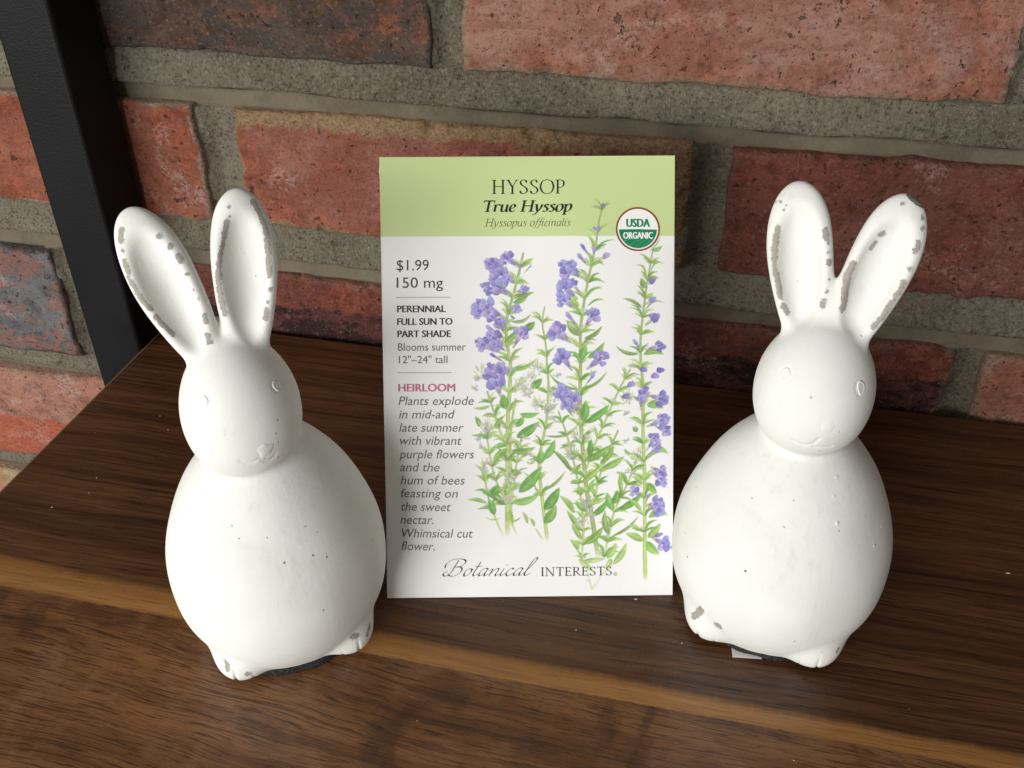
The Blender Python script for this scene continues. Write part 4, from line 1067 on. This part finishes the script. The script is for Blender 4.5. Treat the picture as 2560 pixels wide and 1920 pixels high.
ROMAN = {
 'H': (.86, [('L', [(.14, 0), (.14, 1)]), ('L', [(.70, 0), (.70, 1)]), ('S', [(.14, .52), (.70, .52)]), ser(.14, 0.015), ser(.14, .985), ser(.70, .015), ser(.70, .985)]),
 'Y': (.74, [('L', [(.10, 1), (.38, .48)]), ('S', [(.66, 1), (.38, .48)]), ('L', [(.38, .52), (.38, 0)]), ser(.38, .015), ser(.10, .985, .22), ser(.66, .985, .2)]),
 'S': (.60, [('C', [(.48, .82), (.42, .95), (.28, 1.0), (.14, .93), (.10, .78), (.18, .62), (.32, .52), (.46, .40), (.52, .24), (.44, .07), (.28, .0), (.14, .04), (.07, .20)]), ('S', [(.48, .80), (.48, .98)]), ('S', [(.07, .02), (.07, .22)])]),
 'O': (.94, [('C', [(.46, 1.01), (.18, .90), (.06, .62), (.06, .36), (.20, .08), (.46, -.01), (.72, .08), (.86, .38), (.86, .64), (.74, .90), (.46, 1.01), (.40, 1.0)])]),
 'P': (.62, [('L', [(.14, 0), (.14, 1)]), ser(.14, .015), ser(.08, .985, .14), ('C', [(.14, .985), (.34, .98), (.50, .88), (.54, .72), (.48, .54), (.32, .44), (.16, .45)])]),
 'I': (.34, [('L', [(.17, 0), (.17, 1)]), ser(.17, .015), ser(.17, .985)]),
 'N': (.92, [('S', [(.14, 0), (.14, 1)]), ('L', [(.12, 1), (.76, 0)]), ('S', [(.76, 0), (.76, 1)]), ser(.14, .015), ser(.10, .985, .2), ser(.76, .985)]),
 'T': (.74, [('L', [(.37, 0), (.37, 1)]), ('S', [(.04, .98), (.70, .98)], 1.3), ser(.37, .015), ('S', [(.04, .82), (.04, 1)]), ('S', [(.70, .82), (.70, 1)])]),
 'E': (.64, [('L', [(.14, 0), (.14, 1)]), ('S', [(.02, .98), (.54, .98)], 1.2), ('S', [(.14, .52), (.44, .52)], 1.2), ('S', [(.02, .02), (.58, .02)], 1.2), ('S', [(.54, .82), (.54, 1)]), ('S', [(.58, 0), (.58, .18)]), ('S', [(.44, .42), (.44, .62)])]),
 'R': (.76, [('L', [(.14, 0), (.14, 1)]), ser(.14, .015), ser(.08, .985, .14), ('C', [(.14, .985), (.34, .98), (.50, .90), (.53, .74), (.46, .58), (.30, .50), (.16, .50)]), ('L', [(.30, .50), (.68, .01)]), ser(.70, .015, .14)]),
}
ITAL = {
 'T': (.66, [('L', [(.33, 0), (.33, .97)]), ('S', [(.02, .95), (.66, .95)], 1.5), ser(.33, .02, .28, 1.2), ('S', [(.02, .80), (.02, .97)]), ('S', [(.66, .80), (.66, .97)])]),
 'H': (.86, [('L', [(.16, 0), (.16, .97)]), ('L', [(.68, 0), (.68, .97)]), ('S', [(.16, .5), (.68, .5)], 1.3), ser(.16, .02, .28, 1.2), ser(.16, .95, .28, 1.2), ser(.68, .02, .28, 1.2), ser(.68, .95, .28, 1.2)]),
 'r': (.42, [('L', [(.12, 0), (.12, .62)]), ('C', [(.12, .42), (.22, .60), (.36, .64)]), ('L', [(.36, .66), (.37, .52)], .8), ('S', [(.02, .58), (.12, .62)])]),
 'u': (.56, [('C', [(.12, .63), (.11, .30), (.13, .10), (.22, .0), (.34, .10), (.42, .25)]), ('L', [(.43, .63), (.43, .10)]), ('C', [(.43, .12), (.46, .0), (.55, .06)]), ('S', [(.02, .58), (.12, .63)])]),
 'e': (.44, [('C', [(.10, .30), (.26, .32), (.37, .46), (.30, .62), (.18, .60), (.09, .42), (.08, .20), (.16, .02), (.28, .0), (.40, .12)])]),
 'y': (.52, [('C', [(.10, .63), (.14, .40), (.20, .14), (.27, .02)]), ('C', [(.45, .63), (.40, .30), (.24, -.02), (.10, -.26), (-.04, -.28)]), ('S', [(.0, .60), (.12, .63)])]),
 's': (.40, [('C', [(.34, .54), (.26, .64), (.14, .60), (.12, .48), (.22, .36), (.31, .24), (.30, .08), (.18, -.01), (.04, .06)])]),
 'o': (.50, [('C', [(.28, .64), (.12, .54), (.07, .28), (.13, .04), (.26, -.01), (.40, .12), (.45, .38), (.38, .60), (.28, .64), (.22, .62)])]),
 'p': (.54, [('L', [(.13, -.28), (.13, .63)]), ('C', [(.13, .40), (.24, .60), (.38, .64), (.47, .46), (.44, .18), (.30, .0), (.16, .04)]), ser(.13, -.27, .26, 1.1), ('S', [(.02, .58), (.13, .63)])]),
 'f': (.34, [('C', [(.46, .98), (.34, 1.02), (.25, .90), (.20, .55), (.16, .1), (.08, -.2), (-.06, -.24)]), ('S', [(.04, .60), (.36, .60)])]),
 'i': (.26, [('C', [(.12, .63), (.10, .3), (.11, .06), (.2, .02)]), ('L', [(.15, .80), (.15, .90)]), ('S', [(.02, .58), (.12, .63)])]),
 'c': (.42, [('C', [(.36, .52), (.28, .63), (.14, .54), (.08, .30), (.13, .05), (.25, .0), (.38, .12)])]),
 'n': (.56, [('L', [(.11, 0), (.11, .62)]), ('C', [(.11, .40), (.24, .60), (.38, .62), (.42, .45), (.40, .1), (.50, .03)]), ('S', [(.02, .58), (.11, .63)])]),
 'a': (.52, [('C', [(.40, .56), (.26, .64), (.12, .50), (.07, .25), (.12, .03), (.22, .02), (.34, .16), (.41, .40)]), ('C', [(.42, .62), (.39, .3), (.39, .08), (.48, .02)])]),
 'l': (.24, [('C', [(.11, .98), (.10, .5), (.10, .08), (.18, .02)]), ('S', [(.02, .95), (.11, .98)])]),
}
SCRIPT = {
 'B': (.86, [('C', [(.30, .96), (.24, .60), (.20, .30), (.10, .06), (-.08, .0), (-.20, .10), (-.16, .24), (-.02, .26)]), ('C', [(-.26, .48), (-.28, .74), (-.06, .98), (.28, 1.04), (.58, 1.0), (.72, .84), (.60, .62), (.28, .54)]), ('C', [(.28, .54), (.56, .54), (.70, .40), (.64, .16), (.42, .0), (.18, .02), (.06, .10)])]),
 'o': (.47, [('C', [(.30, .46), (.14, .38), (.06, .16), (.14, .0), (.30, .06), (.40, .26), (.36, .42), (.26, .44)]), ('S', [(.34, .42), (.50, .38)])]),
 't': (.36, [('C', [(.22, .86), (.14, .40), (.10, .12), (.18, .0), (.36, .14)]), ('S', [(.02, .56), (.38, .60)])]),
 'a': (.56, [('C', [(.42, .42), (.28, .47), (.12, .34), (.05, .12), (.13, .0), (.28, .10), (.42, .36)]), ('C', [(.44, .45), (.36, .16), (.40, .0), (.58, .14)])]),
 'n': (.60, [('S', [(-.04, .3), (.10, .42)]), ('L', [(.14, .44), (.08, 0)]), ('C', [(.09, .10), (.26, .38), (.42, .45), (.46, .34), (.40, .10), (.46, .0), (.62, .14)])]),
 'i': (.32, [('C', [(.14, .44), (.08, .16), (.12, .0), (.32, .14)]), ('L', [(.20, .62), (.21, .67)], 1.0)]),
 'c': (.42, [('C', [(.34, .38), (.26, .46), (.12, .36), (.05, .14), (.14, .0), (.28, .04), (.44, .16)])]),
 'l': (.36, [('C', [(.0, .14), (.22, .50), (.40, .96), (.34, 1.08), (.22, .90), (.12, .40), (.08, .10), (.18, .0), (.40, .16)])]),
}
def glyph_text(name, text, table, x0, x1, base, cap, mat, thick, thin, ang=0.0, slant=0.0, label=None, off=.05, track=0.0, small=None):
    V, F = [], []; x = 0
    for ch in text:
        if ch == ' ': x += .30; continue
        adv, st = table[ch]
        gv, gf = nib(st, thick, thin, ang)
        b = len(V)
        V += [(v[0]+x+slant*v[1], v[1]) for v in gv]
        F += [tuple(i+b for i in f) for f in gf]
        x += adv+track
    V = np.array(V); xs = (V[:, 0]-V[:, 0].min())/(V[:, 0].max()-V[:, 0].min())
    P = np.stack([x0+xs*(x1-x0), base-V[:, 1]*cap-(xs*(x1-x0))*.0085], 1)
    o = lay(name, P, F, mat, packet, off)
    if label: o['label'] = label
    return o

glyph_text('title_lettering', 'HYSSOP', ROMAN, 1230, 1410, 482.0, 34.5, INK_BLACK, .115, .050, .15, label='black word HYSSOP in thin roman capitals', track=.07)
glyph_text('title_lettering', 'True Hyssop', ITAL, 1209, 1429, 527.0, 28.5, INK_BLACK, .155, .066, .3, .16, label='black bold italic words True Hyssop')
glyph_text('title_lettering', 'Hyssopus officinalis', ITAL, 1211, 1425, 563.5, 19.5, INK_OLIVE, .080, .055, .35, .22, label='olive italic words Hyssopus officinalis')
sans('price_lettering', '$1.99', 992.7, 1072.7, 674.0, 26, INK_DARK, label='grey price $1.99')
sans('price_lettering', '150 mg', 992.7, 1108, 717.6, 26, INK_DARK, label='grey weight 150 mg')
for x0, x1, y in ((992, 1127, 740.5), (996, 1129, 929.3)):
    V = [(x0, y), (x1, y-.8), (x1, y+.5), (x0, y+1.3)]; n = 12
    P = [(x0+(x1-x0)*i/n, y+d-.8*i/n) for d in (0, 1.5) for i in range(n+1)]
    lay('rule', np.array(P), [(i, i+1, i+n+2, i+n+1) for i in range(n)], INK_RULE, packet, .05)
for t, x0, x1, y in (('PERENNIAL', 994.4, 1114.5, 778.6), ('FULL SUN TO', 994.4, 1131, 810.3), ('PART SHADE', 995, 1127, 841)):
    sans('growing_note', t, x0, x1, y, 16.6, INK_BLACK, heavy=.75)
sans('growing_note', 'Blooms summer', 996, 1164.3, 875, 19, INK_GREY)
sans('growing_note', '12"\u201324" tall', 998, 1119, 906.3, 18.5, INK_GREY)
sans('description_lettering', 'HEIRLOOM', 997, 1137.5, 977, 18.8, INK_PINK, heavy=.8, label='pink bold word HEIRLOOM')
for t, x0, x1, y in (('Plants explode', 997, 1184, 1011), ('in mid-and', 998, 1137, 1044.6), ('late summer', 999, 1159, 1078), ('with vibrant', 1000, 1154, 1110.8),
                     ('purple flowers', 999, 1185, 1144.8), ('and the', 1000, 1099, 1177.6), ('hum of bees', 1002, 1162, 1210.4), ('feasting on', 1002, 1144.6, 1243.4),
                     ('the sweet', 1003, 1127, 1277.2), ('nectar.', 1001, 1084, 1310.2), ('Whimsical cut', 1004, 1182, 1344), ('flower.', 1004, 1087, 1376.8)):
    sans('description_lettering', t, x0, x1, y, 21.5, INK_GREY, shear=.2)
glyph_text('publisher_lettering', 'Botanical', SCRIPT, 1106, 1345, 1440.5, 42, INK_BLACK, .080, .030, .55, .42, label='black flourished script word Botanical')
glyph_text('publisher_lettering', 'INTERESTS', ROMAN, 1352, 1529, 1440.3, 21.5, INK_BLACK, .12, .055, .1, label='black roman capitals INTERESTS', track=.08)
def ring(name, c, r0, r1, mat, off, parent, a0=0, a1=2*math.pi, n=56):
    V = [(c[0]+r*math.cos(a0+(a1-a0)*i/n), c[1]+r*math.sin(a0+(a1-a0)*i/n)) for r in (r0, r1) for i in range(n+1)]
    return lay(name, np.array(V), [(i, i+1, i+n+2, i+n+1) for i in range(n)], mat, parent, off)
ring('registered_mark', (1538, 1436), 3.9, 4.7, INK_GREY, .05, packet, n=20)
sans('registered_mark', 'R', 1536.2, 1540.2, 1438.4, 4.8, INK_GREY)

# --- round organic seal
sc_ = (1591.7, 569.0)
def disc(name, c, r, mat, off, parent, a0=0.0, a1=2*math.pi, n=64):
    V = []; F = []; K = 8
    for k in range(K+1):
        for i in range(n+1):
            a = a0+(a1-a0)*i/n; V.append((c[0]+r*k/K*math.cos(a), c[1]+r*k/K*math.sin(a)))
    for k in range(K):
        for i in range(n): F.append((k*(n+1)+i, k*(n+1)+i+1, (k+1)*(n+1)+i+1, (k+1)*(n+1)+i))
    return lay(name, np.array(V), F, mat, parent, off)
seal = disc('organic_seal', sc_, 53.5, INK_WHITE, .06, packet)
seal['label'] = 'round white and green organic seal with a brown rim'
ring('seal_rim', sc_, 50.8, 55.2, INK_BROWN, .10, seal)
disc('seal_field', sc_, 47.6, INK_GREEN, .10, seal, 0.02, math.pi-.02)
for k, (x0, y0, x1, y1) in enumerate([(1556, 599, 1586, 592), (1566, 612, 1602, 594), (1582, 616, 1616, 593), (1598, 616, 1630, 592)]):
    P = crv([(x0, y0), ((x0+x1)/2+2, (y0+y1)/2-2.5), (x1, y1)], 6); m = len(P)
    lay('seal_furrow', np.concatenate([P, P+[0, .9]]), [(i, i+1, i+m+1, i+m) for i in range(m-1)], INK_PALE, seal, .13)
sans('seal_lettering', 'USDA', 1563.5, 1621, 563.6, 20, INK_GREEN, heavy=1.2, parent=seal, off=.13, label='green word USDA')
sans('seal_lettering', 'ORGANIC', 1555.5, 1628.6, 593.0, 16, INK_WHITE, heavy=.9, parent=seal, off=.16, label='white word ORGANIC')
